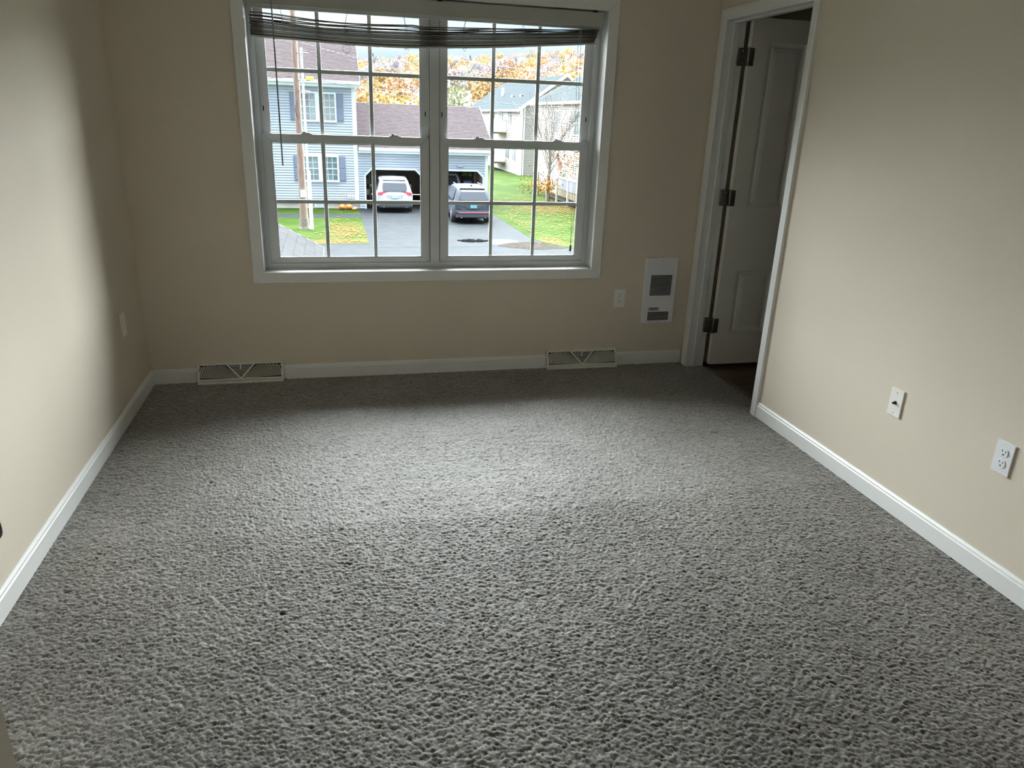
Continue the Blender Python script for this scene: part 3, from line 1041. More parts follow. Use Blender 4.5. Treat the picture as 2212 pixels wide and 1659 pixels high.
b.prism(pts, (0, 0, -.05))
struct(b, 'gravel_shoulder', mat('gravel_leaves', (.026, .023, .019), .9, spec=.0, vscale=6, col2=(.044, .040, .035), detail=8, bump=.5, bscale=30))
b = MB()
for i in range(150):
    a_, r_ = rr.random() * 6.28, math.sqrt(rr.random())
    x, y = 6.45 + .62 * r_ * math.cos(a_), 25.35 + .34 * r_ * math.sin(a_)
    s_ = .022 + .03 * rr.random()
    b.box(x - s_, x + s_, y - s_ * .7, y + s_ * .7, G - .012, G - .012 + s_ * .8)
o = b.build('gravel_patch', mat('wet_stone', (.011, .0115, .012), .8, spec=.0, var=.3, vscale=20), None, 'stuff')
tag(o, 'long patch of dark wet stones in the street by the driveway', 'stones')

# fallen leaves on the right lawn and the near lawn edge
b = MB()
for i in range(2350):
    if i < 2050:
        x, y = 9.4 + 8 * rr.random() ** 1.4, 24.5 + 17 * rr.random()
        if rr.random() < .5:
            x, y = rr.gauss(13.0, 1.5), rr.gauss(37.5, 2.8)
        if x < 9.2: x = 9.5
    else:
        x, y = rr.gauss(1.5, .5), rr.gauss(27.8, 2.0)
        if x > 2.2 or y < 24.9: continue
    s_, a_ = .035 + .035 * rr.random(), rr.random() * 3.14
    c_, q_ = math.cos(a_) * s_, math.sin(a_) * s_
    z = G + .018 + .02 * rr.random()
    b.quad((x - c_, y - q_, z), (x + q_, y - c_, z + .012), (x + c_, y + q_, z), (x - q_, y + c_, z + .008))
o = b.build('fallen_leaves', mat('fallen_leaf', (.14, .075, .016), .8, spec=.02, vscale=9, col2=(.14, .11, .03)), None, 'stuff')
tag(o, 'yellow and orange fallen leaves scattered over the lawns', 'leaves')

# ---- near porch roof just below the window
pr = empty('porch_roof', (.2, 7.5, -.9))
tag(pr, 'pale grey shingled porch roof corner just below the window, lower left', 'roof')
SL = .543
def pz(x): return -.70 - SL * (x - .812)
put(MB().prism([(-1.9, 5.2, pz(-1.9) - .02), (.80, 5.2, pz(.80) - .02), (.80, 8.62, pz(.80) - .02), (-1.9, 8.62, pz(-1.9) - .02)], (0, 0, -.12)),
    'roof_deck', M_ext, pr)
put(MB().box(.80, .825, 5.2, 8.66, -.80, -.712), 'fascia', M_ext, pr)
put(MB().prism([(-1.9, 8.62, pz(-1.9) - .13), (.815, 8.62, pz(.815) - .13), (.815, 8.62, pz(.815) + .004), (-1.9, 8.62, pz(-1.9) + .004)], (0, .03, 0)), 'rake_board', M_ext, pr)
for a_ in (-1.8, .7):
    for yy in (5.3, 8.5):
        put(MB().box(a_ - .05, a_ + .05, yy - .05, yy + .05, G, pz(a_) - .08), 'post', M_ext, pr)
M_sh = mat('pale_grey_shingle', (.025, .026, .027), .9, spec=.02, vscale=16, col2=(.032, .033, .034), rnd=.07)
ex = .135
i = 0
x = .812
while x > -.55:
    xa, xb_ = x - ex, x + .012                      # lower edge at +x
    off = (.0, .17, .07, .22)[i % 4]
    y = 8.64
    yy = y - off if off else y - .30
    first = True
    while y > 5.9:
        y2 = max(yy, 5.9)
        th = .011 + random.uniform(-.002, .002)
        p = [(xa, y - .004, pz(xa)), (xb_, y - .004, pz(xb_)), (xb_, y2, pz(xb_)), (xa, y2, pz(xa))]
        up = [(xa, y - .004, pz(xa) + .003), (xb_, y - .004, pz(xb_) + th), (xb_, y2, pz(xb_) + th), (xa, y2, pz(xa) + .003)]
        m_ = MB()
        m_.v = p + up
        m_.f = [(0, 3, 2, 1), (4, 5, 6, 7), (0, 1, 5, 4), (1, 2, 6, 5), (2, 3, 7, 6), (3, 0, 4, 7)]
        put(m_, 'shingle', M_sh, pr)
        y = y2
        yy = y - .30
        if y2 <= 5.9:
            break
    x -= ex
    i += 1

# ---- blue-grey house
hs = empty('blue_house', (-4, 39, G))
tag(hs, 'two storey blue grey sided house with brown roof and slate shutters across the street', 'house')
HX0, HX1, HY = -11.0, 2.31, 35.9
put(MB().box(HX0, HX1, HY + .06, 43.9, G - .1, 2.75), 'wall', M_siding, hs)
put(MB().box(HX0, HX1, HY - .01, HY + .1, G - .1, G + .25), 'foundation', M_found, hs)
b = MB().lap_siding((HX0, HY, G + .25), (HX1 - HX0 - .02, 0, 0), 5.68, (0, -1, 0), 45, .045)
put(b, 'siding', M_siding, hs, kind='stuff')
put(MB().box(HX1 - .20, HX1 + .01, HY - .045, HY + .05, G + .22, 2.6), 'corner_board', M_ext, hs)
put(MB().box(HX0, HX1 + .05, HY - .30, HY + .05, 2.58, 2.62), 'soffit', M_ext, hs)
put(MB().box(HX0, HX1 + .23, HY - .43, HY - .30, 2.70, 2.85), 'gutter', M_ext, hs, bevel=.02)
put(MB().box(HX0, HX1 + .20, HY - .33, HY - .28, 2.56, 2.80), 'fascia', M_ext, hs)
b = MB().courses((HX0, HY - .42, 2.84), (HX1 + .22 - HX0, 0, 0), (0, 4.5, 2.22), (0, -.44, .9), 34, .016)
put(b, 'roof_shingles', M_roof, hs, kind='stuff')
b = MB()
b.prism([(HX1 + .20, HY - .42, 2.70), (HX1 + .20, 39.98, 4.92), (HX1 + .20, 39.98, 5.06), (HX1 + .20, HY - .42, 2.84)], (.03, 0, 0))
put(b, 'rake_board', M_ext, hs)
b = MB().prism([(HX1 - .01, HY, 2.6), (HX1 - .01, 44, 2.6), (HX1 - .01, 40, 4.95)], (-.1, 0, 0))
b.quad((HX0, 40, 5.06), (HX1 + .22, 40, 5.06), (HX1 + .22, 44.5, 2.84), (HX0, 44.5, 2.84))
put(b, 'gable', M_siding, hs)

def far_window(par, x0, x1, z0, z1, y, split=None, cols=3, m_pane=M_pane, half=True, fw=.085):
    """a framed double-hung unit in a wall of constant y facing the viewer"""
    b = MB()
    b.box(x0, x1, y - .075, y, z0, z0 + fw)
    b.box(x0, x1, y - .075, y, z1 - fw, z1)
    b.box(x0, x0 + fw, y - .075, y, z0 + fw, z1 - fw)
    b.box(x1 - fw, x1, y - .075, y, z0 + fw, z1 - fw)
    spans = [(x0 + fw, x1 - fw)]
    if split:
        b.box(split - .11, split + .11, y - .075, y, z0 + fw, z1 - fw)
        spans = [(x0 + fw, split - .11), (split + .11, x1 - fw)]
    w_ = put(b, 'window', M_ext, par)
    zm = (z0 + z1) / 2
    for (a_, c_) in spans:
        for (za, zb2) in ((z0 + fw, zm - .02), (zm + .02, z1 - fw)):
            for ci_ in range(cols):
                for ri in range(2):
                    px0 = a_ + (c_ - a_) * ci_ / cols + .012
                    px1 = a_ + (c_ - a_) * (ci_ + 1) / cols - .012
                    pz0 = za + (zb2 - za) * ri / 2 + .012
                    pz1 = za + (zb2 - za) * (ri + 1) / 2 - .012
                    o = MB().box(px0, px1, y - .042, y - .034, pz0, pz1).build('pane', m_pane, w_)
        # rails between the panes stand proud of the glass
        mb_ = MB()
        mb_.box(a_, c_, y - .056, y - .04, zm - .022, zm + .022)
        for ci_ in range(1, cols):
            xx = a_ + (c_ - a_) * ci_ / cols
            mb_.box(xx - .011, xx + .011, y - .05, y - .04, z0 + fw, z1 - fw)
        for (za, zb2) in ((z0 + fw, zm - .02), (zm + .02, z1 - fw)):
            zz = (za + zb2) / 2
            mb_.box(a_, c_, y - .05, y - .04, zz - .011, zz + .011)
        mb_.build('grille', M_ext, w_)
    return w_

def shutter(par, x0, x1, z0, z1, y):
    b = MB().box(x0, x1, y - .05, y, z0, z1)
    zm = (z0 + z1) / 2
    for (a_, c_) in ((z0 + .07, zm - .04), (zm + .04, z1 - .07)):
        b.box(x0 + .05, x1 - .05, y - .062, y - .05, a_, c_)
    return put(b, 'shutter', M_shut, par, bevel=.006, seg=1)

for (z0, z1) in ((.92, 2.31), (-1.97, -.66)):
    far_window(hs, -.53, 1.35, z0, z1, HY - .02, split=.44)
    shutter(hs, -.87, -.55, z0 + .03, z1 - .03, HY - .02)
    shutter(hs, 1.37, 1.69, z0 + .03, z1 - .03, HY - .02)
    far_window(hs, -6.3, -4.4, z0, z1, HY - .02, split=-5.35)
    shutter(hs, -6.64, -6.32, z0 + .03, z1 - .03, HY - .02)
    shutter(hs, -4.38, -4.06, z0 + .03, z1 - .03, HY - .02)
far_window(hs, .06, .70, G + .05, G + .30, HY - .0, cols=2, fw=.04)
for x in (1.73, 1.95):                              # two little hooded vents
    b = MB()
    b.box(x, x + .17, HY - .11, HY - .02, -2.81, -2.60)
    b2 = put(b, 'vent_hood', M_ext, hs, bevel=.02)
    b2['label'] = 'small white hooded wall vent'
    o = MB().box(x + .06, x + .11, HY - .114, HY - .108, -2.77, -2.66).build('vent_opening', M_shut, b2)

# ---- garage wing
gs = empty('garage', (5.7, 39, G))
tag(gs, 'low blue grey garage wing with two open clipped-corner bays and brown roof', 'garage')
GX1 = 9.10
bays = ((2.60, 5.62), (5.90, 8.92))
KN, ZT = .36, -1.24
put(MB().box(2.33, 9.08, 43.6, 43.9, G, -.3), 'rear_wall', M_garage, gs)
put(MB().box(9.0, 9.1, HY + .1, 43.9, G, -.3), 'side_wall', M_siding, gs)
put(MB().box(8.93, 8.99, HY + .1, 43.6, G, -.4), 'interior_lining', M_garage, gs)
put(MB().box(2.33, 9.08, HY + .05, 43.9, -.62, -.42), 'garage_ceiling', M_garage, gs)
def front(t0, t1, zlo, zhi):
    """siding intervals beside and between the bays for one course, as fractions"""
    H = zhi - zlo
    Lx = GX1 - .12 - 2.33
    def edges(z):
        if z >= ZT:
            return [(2.33, 2.33 + Lx)]
        k_ = max(0, (z - (ZT - KN)) ) if z > ZT - KN else 0
        e_ = [(2.33, bays[0][0] + k_), (bays[0][1] - k_, bays[1][0] + k_), (bays[1][1] - k_, 2.33 + Lx)]
        return e_
    za, zb2 = zlo + t0 * H, zlo + t1 * H
    zc = (za + zb2) / 2
    if zc >= ZT:
        return [(0, 1, 0, 1)]
    ea, eb = edges(min(za, ZT - 1e-4)), edges(min(zb2, ZT - 1e-4))
    f_ = lambda v: (v - 2.33) / Lx
    return [(f_(p[0]), f_(p[1]), f_(q[0]), f_(q[1])) for p, q in zip(ea, eb)]
b = MB().lap_siding((2.33, HY, G + .02), (GX1 - .12 - 2.33, 0, 0), 2.87, (0, -1, 0), 23, .045,
                 lim=lambda a, c: front(a, c, G + .02, G + 2.89))
put(b, 'siding', M_siding, gs, kind='stuff')
b = MB()                                            # solid wall behind the siding
b.box(2.33, GX1, HY + .005, HY + .12, ZT, -.42)
for (xa, xb_) in ((2.33, bays[0][0]), (bays[0][1], bays[1][0]), (bays[1][1], GX1)):
    b.box(xa, xb_, HY + .005, HY + .12, G, ZT)
for (xa, xb_) in bays:
    b.prism([(xa, HY + .005, ZT), (xa + KN, HY + .005, ZT), (xa, HY + .005, ZT - KN)], (0, .11, 0))
    b.prism([(xb_, HY + .005, ZT), (xb_ - KN, HY + .005, ZT), (xb_, HY + .005, ZT - KN)], (0, .11, 0))
put(b, 'wall', M_siding, gs)
for (xa, xb_) in bays:                              # white trim following the clipped opening
    tw = .085
    outer = [(xa, G), (xa, ZT - KN), (xa + KN, ZT), (xb_ - KN, ZT), (xb_, ZT - KN), (xb_, G)]
    inner = [(xa + tw, G), (xa + tw, ZT - KN - tw * .4), (xa + KN + tw * .4, ZT - tw), (xb_ - KN - tw * .4, ZT - tw), (xb_ - tw, ZT - KN - tw * .4), (xb_ - tw, G)]
    b = MB()
    for i in range(5):
        b.prism([(outer[i][0], HY - .05, outer[i][1]), (outer[i + 1][0], HY - .05, outer[i + 1][1]),
                 (inner[i + 1][0], HY - .05, inner[i + 1][1]), (inner[i][0], HY - .05, inner[i][1])], (0, .16, 0))
    put(b, 'bay_trim', M_ext, gs)
put(MB().box(GX1 - .15, GX1 + .01, HY - .045, HY + .05, G, -.42), 'corner_board', M_ext, gs)
put(MB().box(2.34, GX1 + .06, HY - .30, HY + .02, -.46, -.42), 'soffit', M_ext, gs)
put(MB().box(2.34, GX1 + .10, HY - .44, HY - .30, -.37, -.23), 'gutter', M_ext, gs, bevel=.02)
put(MB().box(2.34, GX1 + .06, HY - .33, HY - .28, -.50, -.26), 'fascia', M_ext, gs)
b = MB().courses((2.34, HY - .43, -.24), (9.36 - 2.34, 0, 0), (0, 4.53, 2.19), (0, -.44, .9), 33, .016)
put(b, 'roof_shingles', M_roof, gs, kind='stuff')
b = MB()
b.quad((2.34, 40, 1.95), (9.36, 40, 1.95), (9.36, 44.5, -.24), (2.34, 44.5, -.24))
b.prism([(9.34, HY - .42, -.30), (9.34, 40, 1.86), (9.34, 44.5, -.30)], (-.08, 0, 0))
put(b, 'roof_back', M_roof, gs)
put(MB().prism([(9.35, HY - .43, -.38), (9.35, 40, 1.82), (9.35, 40, 1.97), (9.35, HY - .43, -.22)], (.03, 0, 0)), 'rake_board', M_ext, gs)
put(MB().box(7.45, 7.75, HY - .16, HY - .03, -1.10, -1.02), 'flood_light', M_chrome, gs, bevel=.02)

# things kept in the garage
def simple(name, label, cat, parts, group=None):
    xs_ = [v for p in parts for v in p[1].v]
    loc = (sum(v[0] for v in xs_) / len(xs_), sum(v[1] for v in xs_) / len(xs_), min(v[2] for v in xs_))
    e = empty(name, loc)
    tag(e, label, cat, group)
    for nme, mb, m in parts:
        put(mb, nme, m, e, bevel=.01, seg=1)
    return e
b = MB(); b.prism([(8.10, 37.4, -2.6), (8.46, 37.4, -2.6), (8.50, 37.4, -1.98), (8.06, 37.4, -1.98)], (0, .45, 0))
l_ = MB().box(8.04, 8.52, 37.36, 37.9, -1.98, -1.92)
stand = MB().box(8.04, 8.52, 37.3, 38.0, G, -2.6)
simple('storage_bin', 'blue lidded storage bin on a low stand inside the right garage bay', 'bin',
       [('bin_body', b, mat('blue_plastic', (.10, .20, .42), .5)), ('lid', l_, mat('blue_plastic_dark', (.08, .16, .36), .5)), ('stand', stand, M_garage)])
b = MB()
for k in range(3):
    b.box(8.56 + k * .12, 8.65 + k * .12, 37.0 + .2 * k, 37.06 + .2 * k, G, -1.35 - .08 * k)
simple('leaning_boards', 'brown timber boards standing inside the right garage bay', 'boards', [('board', b, mat('brown_board', (.20, .13, .09), .8, var=.1))])
rr = random.Random(3)
M_cl = [mat('clutter_grey', (.24, .24, .23), .7), mat('clutter_tan', (.30, .25, .18), .8), mat('clutter_white', (.55, .55, .55), .6), mat('clutter_green', (.28, .33, .10), .7), mat('clutter_dark', (.07, .075, .07), .7)]
sh = empty('garage_shelf', (2.95, 38.2, G)); tag(sh, 'tall shelf against the left wall of the left garage bay', 'shelf')
for z in (-2.7, -2.1, -1.55):
    put(MB().box(2.4, 2.95, 37.0, 39.0, z - .02, z), 'shelf_board', M_cl[1], sh)
for x in (2.42, 2.93):
    for y in (37.02, 38.98):
        put(MB().box(x - .02, x + .02, y - .02, y + .02, G, -1.5), 'upright', M_cl[1], sh)
for i, (x, y, z, s_, m_) in enumerate(((2.55, 37.1, -2.7, .34, 2), (2.6, 37.2, -2.1, .30, 1), (2.55, 37.15, -1.55, .24, 2), (2.6, 37.9, -2.1, .3, 0), (2.55, 37.8, -2.7, .32, 4))):
    b = MB().box(x, x + s_, y, y + s_, z, z + s_ * .75)
    l_ = MB().box(x - .01, x + s_ + .01, y - .01, y + s_ + .01, z + s_ * .75, z + s_ * .82)
    nm = ('white', 'tan', 'small white', 'grey', 'dark')[i]
    simple('carton', nm + ' carton on the %s shelf of the left garage bay' % ('bottom', 'middle', 'top', 'middle', 'bottom')[i], 'box',
           [('box_body', b, M_cl[m_]), ('lid', l_, M_cl[m_])], 'cartons on the garage shelf')
b = MB()
for i in range(60):                                 # stored odds and ends seen against the back of each bay
    x, y, z = rr.uniform(2.7, 8.8), rr.uniform(41.6, 43.4), G
    if 5.5 < x < 6: continue
    s_ = rr.uniform(.12, .4)
    zz = G + rr.choice((0, .5, 1.0, 1.4)) * rr.random() * 1.1
    b.box(x, x + s_, y, y + s_, zz, zz + s_)
o = b.build('garage_clutter', mat('clutter_mixed', (.25, .24, .22), .8, vscale=2.5, col2=(.70, .66, .58)), None, 'stuff')
tag(o, 'dim heap of stored boxes and tools at the back of the garage bays', 'clutter')
b = MB()
for i in range(9):
    x, z = 8.05 + rr.random() * .45, -1.9 + rr.random() * .45
    b.box(x, x + .16, 38.0, 38.25, z, z + .12)
tag(b.build('garden_hose_pile', M_cl[3], None), 'yellow green bundle hanging above the blue bin in the garage', 'bundle')

# ---- pumpkins
def pumpkin(x, y, r, m, label, grp=None):
    e = empty('pumpkin', (x, y, G))
    tag(e, label, 'pumpkin', grp)
    mb = MB()
    S, Tn = 32, 9
    for i in range(Tn + 1):
        ph = math.pi * i / Tn
        for k in range(S):
            th = 2 * math.pi * k / S
            rb = r * (1 - .07 * abs(math.cos(th * 4)) ** 2) * math.sin(ph) + .001
            mb.v.append((x + rb * math.cos(th), y + rb * math.sin(th), G + r * .80 + r * .80 * math.cos(ph)))
    for i in range(Tn):
        for k in range(S):
            jn = (k + 1) % S
            mb.f.append((i * S + k, (i + 1) * S + k, (i + 1) * S + jn, i * S + jn))
    o = mb.build('pumpkin_body', m, e, smooth=True)
    pc(e, o)
    put(MB().tube([(x, y, G + r * 1.5), (x + .01, y, G + r * 1.72), (x + r * .12, y, G + r * 1.85)], [r * .12, r * .08, r * .07], 6), 'stem', mat('pumpkin_stem', (.25, .22, .08), .8), e)
M_pk = mat('pumpkin_orange', (.80, .20, .03), .5, var=.06, vscale=4)
pumpkin(1.42, 35.40, .165, M_pk, 'large orange pumpkin by the foundation, left of the pair')
pumpkin(1.765, 35.40, .172, M_pk, 'large orange pumpkin by the foundation, right of the pair')
pumpkin(1.99, 35.10, .085, M_pk, 'small orange pumpkin beside the two large ones')
pumpkin(2.07, 35.38, .085, mat('pumpkin_white', (.75, .74, .62), .5), 'small white pumpkin next to the driveway corner')

# ---- utility pole
up_ = empty('utility_pole', (-.25, 28.67, G))
tag(up_, 'brown wooden utility pole with grey conduit standing on the left lawn', 'pole')
PX = lambda z: -.25 + .05 * (z - G) / 7.3
put(MB().tube([(PX(z), 28.67, z) for z in (G, -1, 1, 3, 5, 7.5)], [.17, .150, .135, .122, .112, .10], 12), 'pole_shaft', M_pole, up_)
put(MB().tube([(PX(G), 28.67, G), (PX(G), 28.67, G + .12), (PX(G + .4), 28.67, G + .45)], [.24, .205, .178], 12), 'pole_base', mat('pole_base_dark', (.20, .17, .14), .9, var=.2, vscale=10), up_)
put(MB().tube([(.03, 28.5, G), (.02, 28.5, -1.5), (.03, 28.5, .5), (.04, 28.5, 3.75)], .05, 8), 'conduit', M_ext, up_)
put(MB().tube([(.10, 28.45, G), (.10, 28.45, G + 2.4)], .035, 8), 'conduit', M_ext, up_)
put(MB().box(-.33, -.14, 28.50, 28.53, -1.99, -1.68), 'number_plate', mat('pole_tag', (.62, .62, .66), .5), up_, bevel=.004)
b = MB()
for z in (2.55, 2.15, 3.55):
    b.tube([(PX(z), 28.67, z), (.10, 28.42, z + .02), (.30, 28.40, z)], .02, 5)
    b.box(.02, .10, 28.40, 28.5, z - .06, z + .06)
put(b, 'bracket', M_chrome, up_)
put(MB().box(.16, .46, 28.3, 28.42, 2.56, 2.70), 'splice_case', mat('yellow_marker', (.75, .68, .10), .5), up_, bevel=.02)
put(MB().tube([(PX(1.3), 28.52, 1.9), (PX(1.3) - .12, 28.45, 1.5), (PX(1.3), 28.52, 1.1)], .02, 5), 'cable_loop', M_wire, up_)
put(MB().tube([(PX(6.9) - 1.2, 28.55, 6.9), (PX(6.9) + 1.2, 28.55, 6.9)], .06, 6), 'crossarm', M_pole, up_)

def wire(label, pts, r=.010, m=M_wire):
    o = MB().tube(pts, r, 5).build('overhead_cable', m)
    tag(o, label, 'cable', 'overhead cables')
def sag(p, q, s_, n=14):
    p, q = Vector(p), Vector(q)
    return [p.lerp(q, i / n) - Vector((0, 0, s_ * 4 * (i / n) * (1 - i / n))) for i in range(n + 1)]
wire('dark overhead cable, upper of the pair crossing the right house roof level', sag((-.1, 28.5, 2.76), (24, 28.5, 3.1), .98), .011)
wire('dark overhead cable sloping down to the right past the garage roof', sag((-.1, 28.5, 2.70), (26, 28.5, .2), .35), .013)
wire('dark service cable dropping from the pole towards the garage gutter', sag((0, 28.5, 3.95), (6.5, 31.5, 2.85), .05), .010)
wire('pale overhead cable highest across the right sashes', sag((0, 28.4, 4.25), (26, 28.4, 2.9), .45), .010, mat('cable_pale', (.52, .50, .50), .5))
wire('thin dark cable in front of the far grey roof', sag((8.0, 28.6, 2.80), (26, 28.6, 2.6), .06), .009)
wire('cable running off to the left from the pole', sag((-.3, 28.5, 2.70), (-24, 28.5, 3.0), .9), .011)

# ---- cars
def car(name, label, cx, yr, length, width, hgt, m_body, dark=False, plate_m=None, band=None):
    """rear at y = yr, nose pointing away from the viewer"""
    e = empty(name, (cx, yr + length / 2, G - .03))
    tag(e, label, 'car')
    zg = G - .03
    hw = width / 2
    # stations: (dy, half width low, half width belt, half width roof, z low, z belt, z roof)
    st = [(0.02, .90, .93, .74, .42, .93, .95), (.10, .96, .96, .80, .30, 1.00, 1.12), (.30, .99, .975, .76, .26, 1.02, 1.46),
          (.55, 1.0, .98, .73, .24, 1.02, 1.60), (1.2, 1.0, .98, .735, .22, 1.00, 1.655), (2.1, 1.0, .98, .735, .22, .97, 1.66),
          (2.75, 1.0, .97, .70, .22, .96, 1.58), (3.25, .99, .96, .80, .22, .97, 1.14), (3.5, .98, .94, .80, .22, .97, 1.03),
          (4.2, .96, .90, .72, .24, .84, .92), (4.5, .88, .80, .60, .32, .70, .76)]
    sc_l = length / 4.52
    sc_h = hgt / 1.66
    rings = []
    for dy, a_, b_2, c_, z0, z1, z2 in st:
        y = yr + dy * sc_l
        z0, z1, z2 = zg + z0, zg + z1 * sc_h, zg + z2 * sc_h
        h_ = [(0, z0), (a_ * .8, z0), (a_ * .97, z0 + .10), (a_, z0 + .30), (b_2, z1 - .06), (b_2 * .96, z1), (c_ * 1.03, z2 - (.05 if z2 - z1 > .2 else .02)), (c_ * .9, z2), (0, z2 + (.02 if z2 - z1 > .2 else .01))]
        ring = [(cx + p * hw, y, z) for p, z in h_] + [(cx - p * hw, y, z) for p, z in reversed(h_[1:-1])]
        rings.append(ring)
    b = MB()
    n = len(rings[0])
    for r_ in rings:
        b.v += r_
    for i in range(len(rings) - 1):
        for k in range(n):
            jn = (k + 1) % n
            b.f.append((i * n + k, i * n + jn, (i + 1) * n + jn, (i + 1) * n + k))
    b.f.append(tuple(reversed(range(n))))
    b.f.append(tuple((len(rings) - 1) * n + k for k in range(n)))
    o = put(b, 'body_shell', m_body, e, smooth=True)
    md = o.modifiers.new('edge', 'BEVEL')
    md.width = .03
    md.segments = 2
    md.limit_method = 'ANGLE'
    md.angle_limit = R(40)
    zz = lambda v: zg + v * sc_h
    def rp(fx, v, out=.012):                        # point on the sloping tailgate: v = height
        hs_ = [(.42, 0.02), (.95, .02), (1.12, .10), (1.46, .30), (1.60, .55)]
        dy = np.interp(v, [p[0] for p in hs_], [p[1] for p in hs_])
        return (cx + fx * hw, yr + dy * sc_l - out, zz(v))
    def patch(name, poly, m, th=.02, par=e):
        pts = [rp(fx, v) for fx, v in poly]
        return put(MB().prism(pts, (0, th + .02, 0)), name, m, par)
    glass_top = 1.53
    b = MB()
    rw = [(1.08, .60), (1.12, .66), (1.22, .67), (1.34, .655), (1.46, .62), (1.54, .575)]
    for (va, wa), (vb, wb) in zip(rw[:-1], rw[1:]):
        a1, a2, a3, a4 = rp(-wa, va, .045), rp(wa, va, .045), rp(wb, vb, .045), rp(-wb, vb, .045)
        b.prism([a1, a2, a3, a4], (0, .03, 0))
    put(b, 'rear_window', M_carglass, e)
    put(MB().prism([rp(-.66, 1.56, .05), rp(.66, 1.56, .05), rp(.62, 1.60, .16), rp(-.62, 1.60, .16)], (0, .45, .035)), 'roof_spoiler', m_body, e, bevel=.01, seg=1)
    patch('tailgate', [(-.66, .66), (.66, .66), (.68, 1.06), (-.68, 1.06)], m_body, .01)
    for s in (-1, 1):
        patch('tail_light', [(s * .93, .90), (s * .93, 1.01), (s * .60, 1.06), (s * .36, 1.05), (s * .58, .98), (s * .70, .90)], M_red, .03)
        patch('reflector', [(s * .86, .52), (s * .70, .52), (s * .70, .57), (s * .86, .57)], M_red, .02)
        b = MB()                                    # side glass
        xo = s * hw
        b.prism([(cx + xo * .955, yr + .62 * sc_l, zz(1.08)), (cx + xo * .955, yr + 2.95 * sc_l, zz(1.04)),
                 (cx + xo * .765, yr + 2.55 * sc_l, zz(1.53)), (cx + xo * .765, yr + .80 * sc_l, zz(1.53))], (s * .02, 0, .01))
        put(b, 'side_window', M_carglass, e)
        put(MB().tube([(cx + xo * .66, yr + .65 * sc_l, zz(1.665)), (cx + xo * .66, yr + .8 * sc_l, zz(1.70)), (cx + xo * .66, yr + 2.3 * sc_l, zz(1.70)), (cx + xo * .66, yr + 2.45 * sc_l, zz(1.67))], .016, 6),
            'roof_rail', M_slot if not dark else M_chrome, e)
        put(MB().box(cx + xo * 1.0, cx + xo * 1.0 + s * .20, yr + 2.90 * sc_l, yr + 3.02 * sc_l, zz(1.02), zz(1.16)), 'wing_mirror', m_body, e, bevel=.03)
        for yy in (.95, 3.62):
            xw = cx + s * (hw - .10)
            wh = lathe([(.20, -.115), (.325, -.11), (.345, -.07), (.345, .07), (.325, .11), (.20, .115)], 26, (xw, yr + yy * sc_l, zg + .345), (1, 0, 0), 'wheel', M_rubber, e)
            pc(e, wh)
            o2 = lathe([(.21, .108), (.205, .118), (.06, .121), (.02, .126)], 18, (xw, yr + yy * sc_l, zg + .345), (s, 0, 0), 'rim', M_chrome, wh)
    M_low = mat('bumper_dark_plastic', (.07, .072, .078), .6)
    b = MB().box(cx - hw * .90, cx + hw * .90, yr - .035, yr + .25, zg + .33, zg + .50)
    put(b, 'lower_bumper', M_low, e, bevel=.03)
    b = MB().box(cx - hw * .93, cx + hw * .93, yr - .045, yr + .2, zg + .50, zg + .645)
    put(b, 'bumper', m_body, e, bevel=.03)
    if band:
        put(MB().box(cx - hw * .80, cx + hw * .80, yr - .052, yr - .03, zg + .520, zg + .585), 'bumper_reflector_band', band, e, bevel=.008, seg=1)
    for s in (-1, 1):
        put(MB().tube([(cx + s * hw * .62, yr - .03, zg + .34), (cx + s * hw * .62, yr + .2, zg + .34)], .04, 10), 'exhaust_tip', M_chrome, e)
    patch('plate_recess', [(-.34, .72), (.34, .72), (.44, .90), (-.44, .90)], mat('plate_recess_' + name, tuple(c * .75 for c in ((.62, .65, .68) if not dark else (.09, .10, .12))), .4), .008)
    lp = put(MB().prism([rp(-.17, .745, .035), rp(.17, .745, .035), rp(.17, .885, .035), rp(-.17, .885, .035)], (0, .02, 0)), 'licence_plate', plate_m, e)
    put(MB().tube([rp(.0, 1.12, .04), rp(.26, 1.18, .03)], .008, 5), 'rear_wiper', M_slot, e)
    b = MB().box(cx - .04, cx + .04, yr + .66 * sc_l, yr + .80 * sc_l, zz(1.67), zz(1.67) + .06)
    put(b, 'antenna_fin', M_slot if dark else m_body, e, bevel=.01, seg=1)
    return e
M_cw = mat('car_white', (.50, .53, .56), .5, spec=.08)
M_cd = mat('car_graphite', (.060, .067, .082), .6, spec=.06)
M_cs = mat('car_silver', (.45, .48, .51), .35, spec=.4)
car('white_car', 'white estate car with red tail lights reversing out of the left garage bay', 4.03, 34.15, 4.55, 1.84, 1.69, M_cw, plate_m=mat('plate_pale_blue', (.50, .62, .74), .4))
bpy.data.objects['white_car']['label'] = 'white tall car half inside the left garage bay'
car('dark_car', 'dark grey tall car parked on the driveway before the right garage bay', 7.33, 30.2, 4.45, 1.82, 1.68, M_cd, dark=True,
    plate_m=mat('plate_teal', (.16, .40, .48), .5), band=mat('band_rose', (.40, .10, .14), .35))
car('silver_car', 'silver grey car standing deeper inside the right garage bay', 7.05, 36.9, 4.9, 1.88, 1.80, M_cs, dark=True, plate_m=mat('plate_pale_blue', (.50, .62, .74), .4))

